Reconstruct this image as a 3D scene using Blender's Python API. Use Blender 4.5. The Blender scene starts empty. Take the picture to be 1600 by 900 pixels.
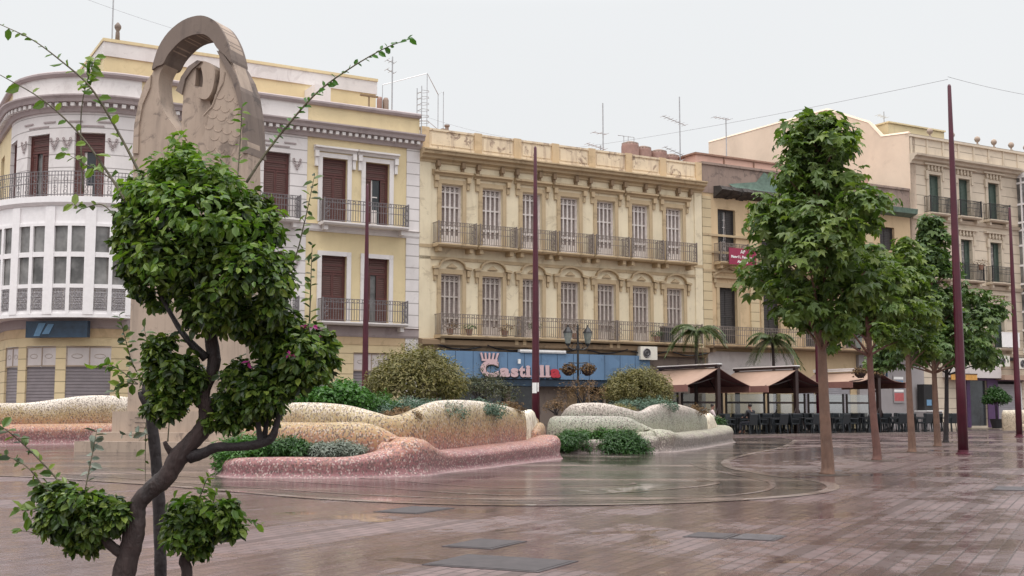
import bpy, math, random
import numpy as np
from mathutils import Vector, Matrix
R_ = math.radians
random.seed(7); rng = np.random.default_rng(11)
sc = bpy.context.scene; col = sc.collection
# ------------------------------------------------------------------ camera maths
FPX = 1850.0; PITCH = math.atan(190/1850); EYE = 1.2
def ray(px, py):
    x = (px-800)/FPX; y = (450-py)/FPX
    return Vector((x, math.cos(PITCH)-y*math.sin(PITCH), math.sin(PITCH)+y*math.cos(PITCH)))
def W(px, py, Y):
    r = ray(px, py); return r*(Y/r.y)+Vector((0, 0, EYE))
def G(px, py, z=0.0):
    r = ray(px, py); return r*((z-EYE)/r.z)+Vector((0, 0, EYE))
_r = ray(655, 640); P0 = Vector((_r.x/_r.y*54.7, 54.7, 0))
FD = Vector((math.sin(R_(60)), .5, 0)); FN = Vector((-.5, math.sin(R_(60)), 0)); FROT = R_(30)
def fw(s, t, z): return P0+FD*s+FN*t+Vector((0, 0, z))

# ------------------------------------------------------------------ materials
class NT:
    def __init__(s, name):
        s.m = bpy.data.materials.new(name); s.m.use_nodes = True; s.t = s.m.node_tree
        s.b = s.t.nodes['Principled BSDF']; s.out = s.t.nodes['Material Output']
    def n(s, typ, **k):
        nd = s.t.nodes.new(typ)
        for a, v in k.items():
            if a in nd.inputs.keys(): nd.inputs[a].default_value = v
            else: setattr(nd, a, v)
        return nd
    def l(s, a, b): s.t.links.new(a, b)
    def coord(s, scale=(1, 1, 1), rot=(0, 0, 0), kind='Object'):
        c = s.n('ShaderNodeTexCoord'); mp = s.n('ShaderNodeMapping')
        mp.inputs['Scale'].default_value = scale; mp.inputs['Rotation'].default_value = rot
        s.l(c.outputs[kind], mp.inputs['Vector']); return mp.outputs[0]
    def noise(s, vec, scale, detail=4, rough=.6, dist=0):
        nd = s.n('ShaderNodeTexNoise'); nd.inputs['Scale'].default_value = scale
        nd.inputs['Detail'].default_value = detail; nd.inputs['Roughness'].default_value = rough
        nd.inputs['Distortion'].default_value = dist
        s.l(vec, nd.inputs['Vector']); return nd.outputs[0]
    def ramp(s, fac, stops, interp='LINEAR'):
        nd = s.n('ShaderNodeValToRGB'); e = nd.color_ramp.elements; nd.color_ramp.interpolation = interp
        while len(e) < len(stops): e.new(.5)
        for k, (p, c) in enumerate(stops):
            e[k].position = p; e[k].color = (c, c, c, 1) if not hasattr(c, '__len__') else (*c, 1)
        s.l(fac, nd.inputs[0]); return nd.outputs[0]
    def mix(s, fac, a, b, mode='MIX'):
        nd = s.n('ShaderNodeMix', data_type='RGBA', blend_type=mode)
        for v, i in ((fac, 0), (a, 6), (b, 7)):
            if isinstance(v, (int, float)): nd.inputs[i].default_value = v
            elif isinstance(v, tuple): nd.inputs[i].default_value = (*v, 1)
            else: s.l(v, nd.inputs[i])
        return nd.outputs[2]
    def math(s, op, a, b=None, clamp=False):
        nd = s.n('ShaderNodeMath', operation=op, use_clamp=clamp)
        for i, v in enumerate((a, b)):
            if v is None: continue
            if isinstance(v, (int, float)): nd.inputs[i].default_value = v
            else: s.l(v, nd.inputs[i])
        return nd.outputs[0]
    def bump(s, h, strength=.3, dist=.02):
        nd = s.n('ShaderNodeBump'); nd.inputs['Strength'].default_value = strength; nd.inputs['Distance'].default_value = dist
        s.l(h, nd.inputs['Height']); s.l(nd.outputs[0], s.b.inputs['Normal'])
    def col(s, c):
        if isinstance(c, tuple): s.b.inputs['Base Color'].default_value = (*c, 1)
        else: s.l(c, s.b.inputs['Base Color'])
    def rough(s, r):
        if isinstance(r, (int, float)): s.b.inputs['Roughness'].default_value = r
        else: s.l(r, s.b.inputs['Roughness'])
def plain(name, c, r=.6, var=.18, scale=6, metal=0, spec=.5):
    m = NT(name); v = m.coord(); f = m.noise(v, scale, 5)
    d = tuple(x*(1-var) for x in c); h = tuple(min(1, x*(1+var)) for x in c)
    m.col(m.ramp(f, [(.3, d), (.7, h)])); m.rough(r); m.b.inputs['Metallic'].default_value = metal
    m.b.inputs['Specular IOR Level'].default_value = spec
    m.bump(m.noise(v, scale*4, 3), .15, .01); return m.m
def plaster(name, c, stain, amount=.5, course=0, sc_=1.0):
    """painted render with rain streaks, patches and optional horizontal joints"""
    m = NT(name); v = m.coord()
    big = m.noise(v, .35*sc_, 5, .65, .4); fine = m.noise(v, 5, 6, .7)
    base = m.ramp(big, [(.3, tuple(x*.86 for x in c)), (.7, tuple(min(1, x*1.06) for x in c))])
    st = m.noise(m.coord((1.5*sc_, 1.5*sc_, .3)), 1.1, 6, .65, .5)
    f = m.ramp(st, [(.5, 0.0), (.8, .7)]); f2 = m.math('MULTIPLY', f, amount)
    base = m.mix(f2, base, stain)
    pa = m.noise(v, .9*sc_, 7, .72, .8); base = m.mix(m.math('MULTIPLY', m.ramp(pa, [(.56, 0.), (.62, .8)]), amount*.75), base, tuple(x*.8 for x in stain))
    base = m.mix(m.math('MULTIPLY', m.ramp(fine, [(.62, 0.), (.75, 1.)]), amount*.5), base, tuple(x*.7 for x in stain))
    if course:
        sx = m.n('ShaderNodeSeparateXYZ'); m.l(v, sx.inputs[0])
        z = m.math('FRACT', m.math('DIVIDE', sx.outputs[2], course)); g = m.ramp(z, [(.0, 1.), (.06, 1.), (.085, 0.), (1, 0.)], 'LINEAR')
        base = m.mix(m.math('MULTIPLY', g, .62), base, tuple(x*.45 for x in stain))
        m.bump(m.math('SUBTRACT', m.math('MULTIPLY', fine, .3), g), .5, .03)
    else: m.bump(fine, .2, .02)
    m.col(base); m.rough(.8); return m.m
def slats(name, c1, c2, pitch, axis=2, r=.5):
    m = NT(name); v = m.coord(); sx = m.n('ShaderNodeSeparateXYZ'); m.l(v, sx.inputs[0])
    z = m.math('FRACT', m.math('DIVIDE', sx.outputs[axis], pitch))
    f = m.ramp(z, [(0, 1.), (.3, 0.), (.8, .25), (1., 1.)])
    m.col(m.mix(m.math('MULTIPLY', f, .75), m.mix(m.ramp(m.noise(v, 2.5, 4), [(.35, 0.), (.65, 1.)]), c1, tuple(x*.82 for x in c1)), c2)); m.rough(r)
    m.bump(m.math('SUBTRACT', 1, f), .5, .02); return m.m
def mosaic(name, stops, z1, cell=40, dirt=(.085, .06, .055)):
    """broken-tile mosaic whose tile colours run from the foot to the crest"""
    m = NT(name); v = m.coord(); vo = m.n('ShaderNodeTexVoronoi'); vo.inputs['Scale'].default_value = cell; vs_ = m.coord((1, 1, .75)); m.l(vs_, vo.inputs['Vector'])
    ve = m.n('ShaderNodeTexVoronoi', feature='DISTANCE_TO_EDGE'); ve.inputs['Scale'].default_value = cell; m.l(vs_, ve.inputs['Vector'])
    sx = m.n('ShaderNodeSeparateXYZ'); m.l(v, sx.inputs[0]); rs = m.n('ShaderNodeSeparateColor'); m.l(vo.outputs['Color'], rs.inputs[0])
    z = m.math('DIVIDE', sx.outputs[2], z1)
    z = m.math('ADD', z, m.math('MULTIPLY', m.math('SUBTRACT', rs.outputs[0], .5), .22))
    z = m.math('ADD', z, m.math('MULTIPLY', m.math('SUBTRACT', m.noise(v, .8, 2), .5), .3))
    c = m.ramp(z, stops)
    c = m.mix(m.ramp(rs.outputs[1], [(.82, 0.), (.84, .5)]), c, (.58, .49, .44))
    c = m.mix(m.ramp(rs.outputs[2], [(.75, 0.), (.78, .75)]), c, dirt)
    c = m.mix(m.ramp(ve.outputs['Distance'], [(.0, .65), (.04, 0.)]), c, (.36, .30, .27))
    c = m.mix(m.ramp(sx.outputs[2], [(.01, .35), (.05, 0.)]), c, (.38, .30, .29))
    st = m.noise(v, 1.7, 5, .7)
    c = m.mix(m.ramp(st, [(.56, 0.), (.75, .45)]), c, (.2, .15, .12))
    m.col(c); m.rough(m.ramp(st, [(.3, .4), (.7, .65)])); m.b.inputs['Specular IOR Level'].default_value = .3; m.bump(m.math('MINIMUM', ve.outputs['Distance'], .05), .6, .03); return m.m
def leafmat(name, cols, trans=.35, rough=.4):
    m = NT(name); g = m.n('ShaderNodeNewGeometry'); n_ = len(cols)
    c = m.ramp(g.outputs['Random Per Island'], [(i/max(1, n_-1), k) for i, k in enumerate(cols)])
    m.col(c); m.rough(rough); m.b.inputs['Specular IOR Level'].default_value = .45
    tr = m.n('ShaderNodeBsdfTranslucent'); m.l(m.mix(1.0, c, (1.1, 1.25, .5), 'MULTIPLY'), tr.inputs[0])
    mx = m.n('ShaderNodeMixShader'); mx.inputs[0].default_value = trans
    m.l(m.b.outputs[0], mx.inputs[1]); m.l(tr.outputs[0], mx.inputs[2]); m.l(mx.outputs[0], m.out.inputs[0]); return m.m
def bark(name, a, b, sc_=9):
    m = NT(name); v = m.coord((1, 1, .3)); f = m.noise(v, sc_, 6, .7, .6)
    f2 = m.noise(m.coord(), sc_*.25, 3)
    c = m.mix(m.ramp(f2, [(.4, 0.), (.7, .7)]), m.ramp(f, [(.3, a), (.7, b)]), tuple(x*1.35 for x in b))
    m.col(c); m.rough(m.ramp(f2, [(.3, .5), (.7, .85)])); m.bump(m.math('ADD', f, m.math('MULTIPLY', f2, 1.5)), .9, .03); return m.m
def glassm(name, c=(.03, .035, .04), r=.08):
    m = NT(name); v = m.coord(); m.col(m.ramp(m.noise(v, 1.2, 3), [(.35, tuple(x*.5 for x in c)), (.65, tuple(x*1.6 for x in c))]))
    m.rough(r); m.b.inputs['Specular IOR Level'].default_value = .6; return m.m
def clearglass(name):
    m = NT(name); tr = m.n('ShaderNodeBsdfTransparent'); tr.inputs[0].default_value = (.74, .78, .76, 1)
    gl = m.n('ShaderNodeBsdfGlossy'); gl.inputs['Roughness'].default_value = .05
    fr = m.n('ShaderNodeFresnel'); mx = m.n('ShaderNodeMixShader')
    m.l(m.math('ADD', m.math('MULTIPLY', fr.outputs[0], .35), .02), mx.inputs[0]); m.l(tr.outputs[0], mx.inputs[1]); m.l(gl.outputs[0], mx.inputs[2]); m.l(mx.outputs[0], m.out.inputs[0]); return m.m

M = {}
GROT = (0, 0, -R_(63.3))     # object coords -> paving rows (rows run along azimuth 26.7 deg)
def paving(name, c1, c2, mortar, bw, bh, rlo, rhi, rot, bandc=None, bumpy=.35, wet=(.42, .62), swirl=False):
    m = NT(name); v = m.coord(rot=rot)
    br = m.n('ShaderNodeTexBrick'); br.inputs['Scale'].default_value = 1; br.inputs['Brick Width'].default_value = bw
    br.inputs['Row Height'].default_value = bh; br.inputs['Mortar Size'].default_value = .009; br.inputs['Mortar Smooth'].default_value = .3
    br.inputs['Color1'].default_value = (*c1, 1); br.inputs['Color2'].default_value = (*c2, 1); br.inputs['Mortar'].default_value = (*mortar, 1)
    br.inputs['Bias'].default_value = -.1; m.l(v, br.inputs['Vector'])
    c = br.outputs['Color']
    blot = m.noise(v, .55, 6, .65, .8)
    c = m.mix(m.ramp(blot, [(.35, 0.), (.7, .55)]), c, tuple(x*.55 for x in c1))
    if swirl:      # pale stone lines laid in wavy bands between the darker stone
        wv = m.n('ShaderNodeTexWave', wave_type='RINGS', rings_direction='Z'); wv.inputs['Scale'].default_value = .13; wv.inputs['Distortion'].default_value = 9; wv.inputs['Detail'].default_value = 2.5; wv.inputs['Detail Scale'].default_value = .5
        m.l(m.coord((.55, 1, 1), (0, 0, .3)), wv.inputs['Vector']); c = m.mix(m.ramp(wv.outputs['Fac'], [(.6, 0.), (.68, .8), (.76, .05), (.93, .05), (.97, .8)]), c, (.27, .2, .175))
    if bandc:
        sx = m.n('ShaderNodeSeparateXYZ'); m.l(v, sx.inputs[0])
        f = m.math('FRACT', m.math('DIVIDE', sx.outputs[1], .78)); c = m.mix(m.ramp(f, [(0, .7), (.16, .7), (.2, 0.)]), c, bandc)
    b2 = m.n('ShaderNodeTexBrick'); b2.inputs['Scale'].default_value = 1; b2.inputs['Brick Width'].default_value = bw; b2.inputs['Row Height'].default_value = bh
    b2.inputs['Mortar Size'].default_value = .004; b2.inputs['Color1'].default_value = (0, 0, 0, 1); b2.inputs['Color2'].default_value = (1, 1, 1, 1); b2.inputs['Mortar'].default_value = (.8, .8, .8, 1); m.l(v, b2.inputs['Vector'])
    rnd = m.n('ShaderNodeSeparateColor'); m.l(b2.outputs['Color'], rnd.inputs[0]); rnd = rnd.outputs[0]
    pn = m.noise(m.coord((1, 1, 1), rot), .33, 6, .62, .6)
    pn = m.math('ADD', pn, m.math('MULTIPLY', m.math('SUBTRACT', rnd, .5), .07))
    pn = m.math('ADD', pn, m.math('MULTIPLY', m.math('SUBTRACT', m.noise(v, 3.2, 3, .6), .5), .16))
    wetf = m.ramp(pn, [(wet[0], 1.), (wet[1], 0.)])
    pud = m.ramp(m.noise(m.coord((1, 1, 1), rot), .5, 4, .6, .9), [(.345, 1.), (.39, 0.)])
    c = m.mix(m.math('MULTIPLY', wetf, .55), c, tuple(x*.5 for x in c1))
    m.col(c)
    fine = m.noise(v, 14, 4, .7)
    rr = m.mix(wetf, (rhi,)*3, (rlo,)*3); m.rough(m.mix(pud, rr, (.03, .03, .03)))
    h = m.math('ADD', m.math('MULTIPLY', br.outputs['Fac'], -1.2), m.math('MULTIPLY', fine, .45))
    h = m.math('ADD', h, m.math('MULTIPLY', rnd, .5)); h = m.math('ADD', h, m.math('MULTIPLY', m.noise(v, 2.6, 4), 2.2))
    bp = m.n('ShaderNodeBump'); bp.inputs['Distance'].default_value = .014
    m.l(m.math('MULTIPLY', m.math('MULTIPLY', m.math('SUBTRACT', 1, m.math('MULTIPLY', wetf, .45)), m.math('SUBTRACT', 1, m.math('MULTIPLY', pud, .93))), bumpy), bp.inputs['Strength']); m.l(h, bp.inputs['Height'])
    m.l(bp.outputs[0], m.b.inputs['Normal']); m.b.inputs['Specular IOR Level'].default_value = .5
    return m.m
M['brick'] = paving('brick_paving', (.195, .13, .127), (.118, .077, .076), (.022, .014, .013), .26, .13, .09, .38, GROT, (.06, .033, .03), .6, (.46, .58))
M['slab'] = paving('slab_paving', (.085, .066, .059), (.06, .046, .042), (.025, .02, .018), .3, .15, .07, .24, (0, 0, -R_(20)), None, .4, (.46, .62), True)
M['ctile'] = paving('plain_slab_paving', (.11, .08, .073), (.08, .058, .052), (.04, .028, .026), .4, .4, .08, .3, (0, 0, -R_(30)), None, .5, (.4, .6))
M['band'] = paving('band_paving', (.24, .185, .165), (.20, .155, .138), (.1, .08, .07), .5, .5, .1, .35, GROT, None, .3)
M['inlay'] = paving('inlay_paving', (.20, .15, .135), (.16, .12, .11), (.1, .08, .07), .5, .5, .08, .3, GROT, None, .3)
M['yellow'] = plaster('yellow_wall', (.72, .59, .355), (.50, .39, .23), .35)
M['yellow_rust'] = plaster('yellow_course', (.70, .56, .34), (.40, .31, .18), .28, .46)
M['white_wall'] = plaster('white_wall', (.72, .675, .66), (.46, .40, .38), .35, .55)
M['white_trim'] = plaster('white_trim', (.73, .69, .67), (.42, .36, .34), .4)
M['grey_trim'] = plaster('grey_trim', (.40, .335, .33), (.2, .16, .16), .45)
M['gallery'] = plain('gallery_paint', (.80, .77, .77), .4, .05)
M['cream'] = plaster('cream_wall', (.74, .64, .46), (.46, .36, .235), .7, 0, 1.3)
M['parapet'] = plaster('peeling_parapet', (.73, .60, .43), (.26, .165, .13), 1.3, 0, 2.0)
M['ochre'] = plaster('ochre_trim', (.50, .38, .235), (.22, .155, .095), .75)
M['ochre_dark'] = plaster('ochre_dark_trim', (.27, .185, .11), (.09, .065, .045), .8)  # darker ochre for corbels, lower cornice and shop door
M['ochre_wall'] = plaster('ochre_wall', (.62, .46, .28), (.36, .25, .14), .5)
M['quoin'] = plaster('quoin_stone', (.60, .48, .30), (.32, .24, .15), .4, .5)
M['mould'] = plaster('mouldy_wall', (.30, .22, .18), (.12, .09, .08), .9, 0, 1.5)
M['stone_d'] = plaster('pale_stone', (.63, .535, .42), (.36, .29, .22), .35, .62)
M['stone_dt'] = plaster('pale_stone_trim', (.58, .49, .38), (.28, .22, .17), .5)
M['gable'] = plaster('salmon_wall', (.78, .62, .48), (.62, .46, .34), .3)
M['pinkroof'] = plaster('pink_wall', (.74, .46, .36), (.5, .3, .22), .3)
M['roof'] = plain('roof_tiles', (.30, .17, .12), .8)
M['brown'] = slats('brown_shutter', (.115, .046, .037), (.04, .017, .014), .09)
M['brown_frame'] = plain('brown_frame', (.10, .032, .027), .5)
M['white_frame'] = plain('white_frame', (.66, .60, .57), .5, .12)
M['louvre'] = slats('grey_louvre', (.33, .265, .245), (.14, .11, .1), .08)
M['green_sh'] = slats('green_shutter', (.085, .125, .10), (.03, .05, .042), .09)
M['dark_sh'] = slats('dark_shutter', (.045, .038, .036), (.015, .013, .013), .1)
M['roller'] = slats('roller_shutter', (.25, .215, .225), (.10, .085, .09), .13)
M['roller_l'] = slats('pale_roller', (.36, .34, .36), (.22, .2, .22), .11)
M['dark'] = plain('dark_interior', (.012, .011, .012), .7)
M['pane'] = glassm('window_pane'); M['pane_l'] = glassm('curtained_pane', (.16, .155, .15), .1)
M['clear'] = clearglass('screen_glass')
M['iron'] = plain('wrought_iron', (.17, .155, .16), .5, .2, 8, .3)
M['iron_b'] = plain('black_iron', (.02, .02, .022), .45, .2)
M['grille'] = plain('gallery_grille', (.30, .28, .29), .5, .2)
M['ironw'] = plain('rusty_iron', (.19, .155, .135), .55, .3)
M['maroon'] = plain('maroon_paint', (.068, .007, .018), .35, .2, 3)
M['steel'] = plain('galvanised_steel', (.42, .42, .43), .4, .15, 6, .6)
M['mono'] = plaster('monument_stone', (.40, .31, .245), (.13, .10, .085), .9, 0, 1.6)
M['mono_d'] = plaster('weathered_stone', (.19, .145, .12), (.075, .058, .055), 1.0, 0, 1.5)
M['bark'] = bark('shrub_bark', (.014, .009, .009), (.05, .031, .028), 22)
M['bark_d'] = bark('dark_bark', (.010, .007, .008), (.028, .02, .021), 20)
M['bark_t'] = bark('tree_bark', (.10, .052, .036), (.20, .115, .08), 9)
M['bark_r'] = bark('reddish_bark', (.095, .042, .034), (.17, .08, .062), 9)
M['twig'] = bark('green_twig', (.05, .045, .03), (.13, .11, .065), 20)
M['soil'] = plain('wet_soil', (.06, .04, .03), .8, .4, 9)
M['lf'] = leafmat('shrub_leaf', [(.009, .021, .006), (.04, .078, .014), (.085, .145, .023), (.018, .038, .009), (.16, .22, .034), (.06, .105, .02), (.22, .28, .055)], .25, .36)
M['lf_y'] = leafmat('young_leaf', [(.10, .19, .028), (.07, .14, .022), (.17, .26, .035), (.06, .12, .02), (.20, .27, .05)], .4)
M['lf_t'] = leafmat('tree_leaf', [(.045, .075, .02), (.095, .155, .03), (.06, .105, .024), (.15, .215, .042), (.08, .135, .034), (.20, .26, .06), (.06, .09, .022)], .36, .45)
M['lf_t2'] = leafmat('dark_tree_leaf', [(.04, .075, .025), (.085, .15, .045), (.14, .20, .06), (.065, .11, .035)], .34, .42)
M['lf_o'] = leafmat('olive_leaf', [(.10, .09, .03), (.18, .155, .05), (.13, .13, .04), (.25, .205, .065), (.07, .065, .025)], .2, .6)
M['lf_g'] = leafmat('fern_leaf', [(.04, .12, .015), (.07, .18, .025), (.03, .09, .015)], .3)
M['lf_d'] = leafmat('broom_leaf', [(.02, .07, .01), (.04, .11, .015), (.015, .05, .01)], .2)
M['lf_m'] = leafmat('dull_leaf', [(.045, .055, .025), (.08, .075, .03), (.03, .05, .02), (.10, .085, .045)], .15, .6)
M['lf_b'] = leafmat('juniper_leaf', [(.08, .14, .10), (.12, .18, .13), (.06, .11, .07)], .1, .7)
M['lf_s'] = leafmat('silver_leaf', [(.16, .19, .15), (.22, .24, .20), (.1, .13, .1)], .1, .7)
M['lf_r'] = leafmat('dry_leaf', [(.16, .085, .03), (.10, .06, .03), (.2, .12, .05)], .1, .8)
M['petal'] = leafmat('magenta_petal', [(.28, .02, .14), (.36, .03, .2)], .3)
M['palmf'] = leafmat('palm_frond', [(.04, .075, .02), (.075, .11, .035), (.10, .11, .04)], .2)
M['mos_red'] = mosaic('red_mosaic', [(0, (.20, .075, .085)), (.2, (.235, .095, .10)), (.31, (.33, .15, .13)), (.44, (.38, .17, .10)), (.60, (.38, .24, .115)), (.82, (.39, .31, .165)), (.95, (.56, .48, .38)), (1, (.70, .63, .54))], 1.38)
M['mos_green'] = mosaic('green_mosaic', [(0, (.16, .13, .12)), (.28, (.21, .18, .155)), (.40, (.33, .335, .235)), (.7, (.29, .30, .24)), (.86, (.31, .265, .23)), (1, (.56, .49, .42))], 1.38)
M['mos_pale'] = mosaic('pale_mosaic', [(0, (.5, .4, .28)), (.8, (.6, .5, .36)), (1, (.76, .7, .58))], 1.2)
M['mos_trim'] = mosaic('cream_tile', [(0, (.7, .6, .45)), (1, (.82, .76, .62))], 1.2, 12, (.5, .4, .3))
M['blue'] = plaster('blue_sign_sheet', (.13, .225, .36), (.07, .11, .17), .5, 0, 1.5)
M['navy'] = plain('navy_sign', (.02, .045, .08), .4, .4, 3)
M['letter'] = plain('pink_letters', (.60, .42, .43), .4, .06); M['letter_r'] = plain('red_letter', (.45, .03, .05), .4, .06)
M['black'] = plain('black_letters', (.012, .01, .014), .5)
M['white'] = plain('white_paint', (.8, .78, .76), .5, .06)
M['banner'] = plain('crimson_banner', (.27, .018, .06), .5, .1)
M['awn'] = plain('awning_canvas', (.36, .24, .18), .8, .06, 3); M['awn_d'] = plain('awning_valance', (.24, .115, .095), .8, .1, 3)
M['awn_shade'] = plain('awning_underside_shade', (.10, .035, .035), .9, .1, 3)  # dark maroon paints the shade on the canvas underside
M['awn_s'] = plain('awning_frame', (.035, .018, .016), .4)
M['wicker'] = plain('dark_wicker', (.016, .02, .024), .6, .3, 20)
M['tank'] = plain('water_tank', (.26, .15, .12), .6, .2, 3)
M['netting'] = plain('green_netting', (.12, .175, .14), .9, .25, 5)
M['rubble'] = plain('broken_cornice', (.05, .042, .038), .9, .5, 4)
M['fascia'] = plaster('pale_fascia', (.60, .54, .52), (.36, .3, .29), .4)
M['greypanel'] = plaster('grey_panel', (.33, .30, .30), (.2, .17, .17), .3)
M['purple'] = plain('purple_paint', (.085, .035, .11), .5); M['orange'] = plain('orange_sign', (.6, .30, .07), .5)
M['grate'] = plain('cast_iron_cover', (.045, .036, .037), .7, .3, 7)
M['skin'] = plain('skin', (.26, .14, .10), .6, .05); M['jacket'] = plain('dark_jacket', (.015, .014, .017), .8)
M['shirt'] = plain('pale_shirt', (.52, .42, .42), .8); M['hair'] = plain('dark_hair', (.02, .014, .012), .5); M['jean'] = plain('dark_trousers', (.03, .03, .04), .8)
M['plastic'] = plain('white_unit', (.70, .66, .58), .45, .06); M['lampglass'] = glassm('lantern_glass', (.22, .24, .22), .15)
M['poster_b'] = plain('blue_poster', (.12, .24, .38), .5); M['poster_r'] = plain('red_poster', (.42, .10, .10), .5)

# ------------------------------------------------------------------ mesh builder
class MB:
    def __init__(s, mp=None): s.v = []; s.f = []; s.mp = mp
    def add(s, vs, fs):
        o = len(s.v); s.v += [tuple(p) for p in vs]; s.f += [tuple(i+o for i in q) for q in fs]
    def box(s, x0, x1, y0, y1, z0, z1):
        n = max(1, math.ceil(abs(x1-x0)/.4)) if s.mp else 1
        vs = []; fs = []
        for i in range(n+1):
            x = x0+(x1-x0)*i/n; vs += [(x, y0, z0), (x, y1, z0), (x, y1, z1), (x, y0, z1)]
        for i in range(n):
            a = 4*i
            for k in range(4): fs.append((a+k, a+4+k, a+4+(k+1) % 4, a+(k+1) % 4))
        fs.append((0, 1, 2, 3)); e = 4*n; fs.append((e+3, e+2, e+1, e)); s.add(vs, fs)
    def profile(s, prof, x0, x1):
        """closed (y,z) outline run along x"""
        n = max(1, math.ceil(abs(x1-x0)/.4)) if s.mp else 1; k = len(prof); vs = []; fs = []
        for i in range(n+1): vs += [(x0+(x1-x0)*i/n, y, z) for y, z in prof]
        for i in range(n):
            for j in range(k): fs.append((i*k+j, i*k+k+j, i*k+k+(j+1) % k, i*k+(j+1) % k))
        fs.append(tuple(range(k))); fs.append(tuple(n*k+j for j in reversed(range(k)))); s.add(vs, fs)
    def prism(s, poly, y0, y1, holes=None):
        k = len(poly); s.add([(x, y0, z) for x, z in poly]+[(x, y1, z) for x, z in poly],
            [tuple(range(k)), tuple(reversed(range(k, 2*k)))]+[((j+1) % k, j, j+k, (j+1) % k+k) for j in range(k)])
    def tube(s, pts, r, n=6, cap=True):
        pts = [Vector(p) for p in pts]; m = len(pts); rs = r if hasattr(r, '__len__') else [r]*m
        t0 = (pts[1]-pts[0]).normalized(); ref = Vector((0, 0, 1)) if abs(t0.z) < .9 else Vector((1, 0, 0))
        u = t0.cross(ref).normalized(); vs = []; fs = []
        for i in range(m):
            t = (pts[min(i+1, m-1)]-pts[max(i-1, 0)]).normalized(); u = (u-t*u.dot(t)).normalized(); w = t.cross(u)
            for k in range(n):
                a = 2*math.pi*k/n; vs.append(pts[i]+(u*math.cos(a)+w*math.sin(a))*rs[i])
        for i in range(m-1):
            for k in range(n): fs.append((i*n+k, i*n+(k+1) % n, i*n+n+(k+1) % n, i*n+n+k))
        if cap: fs.append(tuple(reversed(range(n)))); fs.append(tuple((m-1)*n+k for k in range(n)))
        s.add(vs, fs)
    def lathe(s, prof, cx=0, cy=0, n=12):
        vs = []; fs = []; m = len(prof)
        for r, z in prof: vs += [(cx+r*math.cos(2*math.pi*k/n), cy+r*math.sin(2*math.pi*k/n), z) for k in range(n)]
        for i in range(m-1):
            for k in range(n): fs.append((i*n+k, i*n+(k+1) % n, i*n+n+(k+1) % n, i*n+n+k))
        fs.append(tuple(reversed(range(n)))); fs.append(tuple((m-1)*n+k for k in range(n))); s.add(vs, fs)
    def ring(s, cx, cz, y, r, th, n=14):
        s.tube([(cx+r*math.cos(2*math.pi*k/n), y, cz+r*math.sin(2*math.pi*k/n)) for k in range(n+1)], th, 4, False)
    def wall(s, x0, x1, z0, z1, holes=(), y=0.0, rev=.28):
        """wall sheet with openings and their reveals"""
        xs = sorted({x0, x1, *[h[0] for h in holes], *[h[1] for h in holes]}); zs = sorted({z0, z1, *[h[2] for h in holes], *[h[3] for h in holes]})
        xs = [x for x in xs if x0 <= x <= x1]; zs = [z for z in zs if z0 <= z <= z1]
        for a, b in zip(xs, xs[1:]):
            n = max(1, math.ceil((b-a)/.4)) if s.mp else 1
            for c, d in zip(zs, zs[1:]):
                if any(h[0]-1e-6 <= a and b <= h[1]+1e-6 and h[2]-1e-6 <= c and d <= h[3]+1e-6 for h in holes): continue
                for i in range(n):
                    p = a+(b-a)*i/n; q = a+(b-a)*(i+1)/n; s.add([(p, y, c), (q, y, c), (q, y, d), (p, y, d)], [(0, 1, 2, 3)])
        for a, b, c, d in holes:
            e = y+rev; s.add([(a, y, c), (b, y, c), (b, y, d), (a, y, d), (a, e, c), (b, e, c), (b, e, d), (a, e, d)],
                [(0, 4, 5, 1), (1, 5, 6, 2), (2, 6, 7, 3), (3, 7, 4, 0)])
    def build(s, name, mat, parent=None, smooth=False, loc=None, rot=None):
        vs = [s.mp(*p) for p in s.v] if s.mp else s.v
        me = bpy.data.meshes.new(name); me.from_pydata(vs, [], s.f); me.update()
        me.materials.append(M[mat] if isinstance(mat, str) else mat)
        if smooth: me.polygons.foreach_set('use_smooth', [True]*len(me.polygons))
        return link(name, me, parent, loc, rot)
def link(name, me, parent=None, loc=None, rot=None):
    o = bpy.data.objects.new(name, me); col.objects.link(o)
    if parent: o.parent = parent
    if loc is not None: o.location = loc
    if rot is not None: o.rotation_euler = (0, 0, rot)
    return o
def tag(o, label, cat, group=None):
    o['label'] = label; o['category'] = cat
    if group: o['group'] = group
    return o
def thing(name, label, cat, loc=(0, 0, 0), rot=0, group=None):
    return tag(link(name, None, None, loc, rot), label, cat, group)
def kids(o): return [c for c in col.objects if c.parent == o]
def dup(o, loc=None, rot=None, parent=None, label=None):
    ch = kids(o); c = o.copy(); col.objects.link(c)
    if parent: c.parent = parent
    if loc is not None: c.location = loc
    if rot is not None: c.rotation_euler = (0, 0, rot)
    if label: c['label'] = label
    for k in ch: dup(k, parent=c)
    return c
def spline(pts, n=8):
    P = [np.array(p, float) for p in pts]; P = [2*P[0]-P[1]]+P+[2*P[-1]-P[-2]]; out = []
    for i in range(1, len(P)-2):
        a, b, c, d = P[i-1:i+3]
        for k in range(n):
            t = k/n; out.append(.5*((2*b)+(c-a)*t+(2*a-5*b+4*c-d)*t*t+(3*b-a-3*c+d)*t**3))
    out.append(P[-2]); return out
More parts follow.
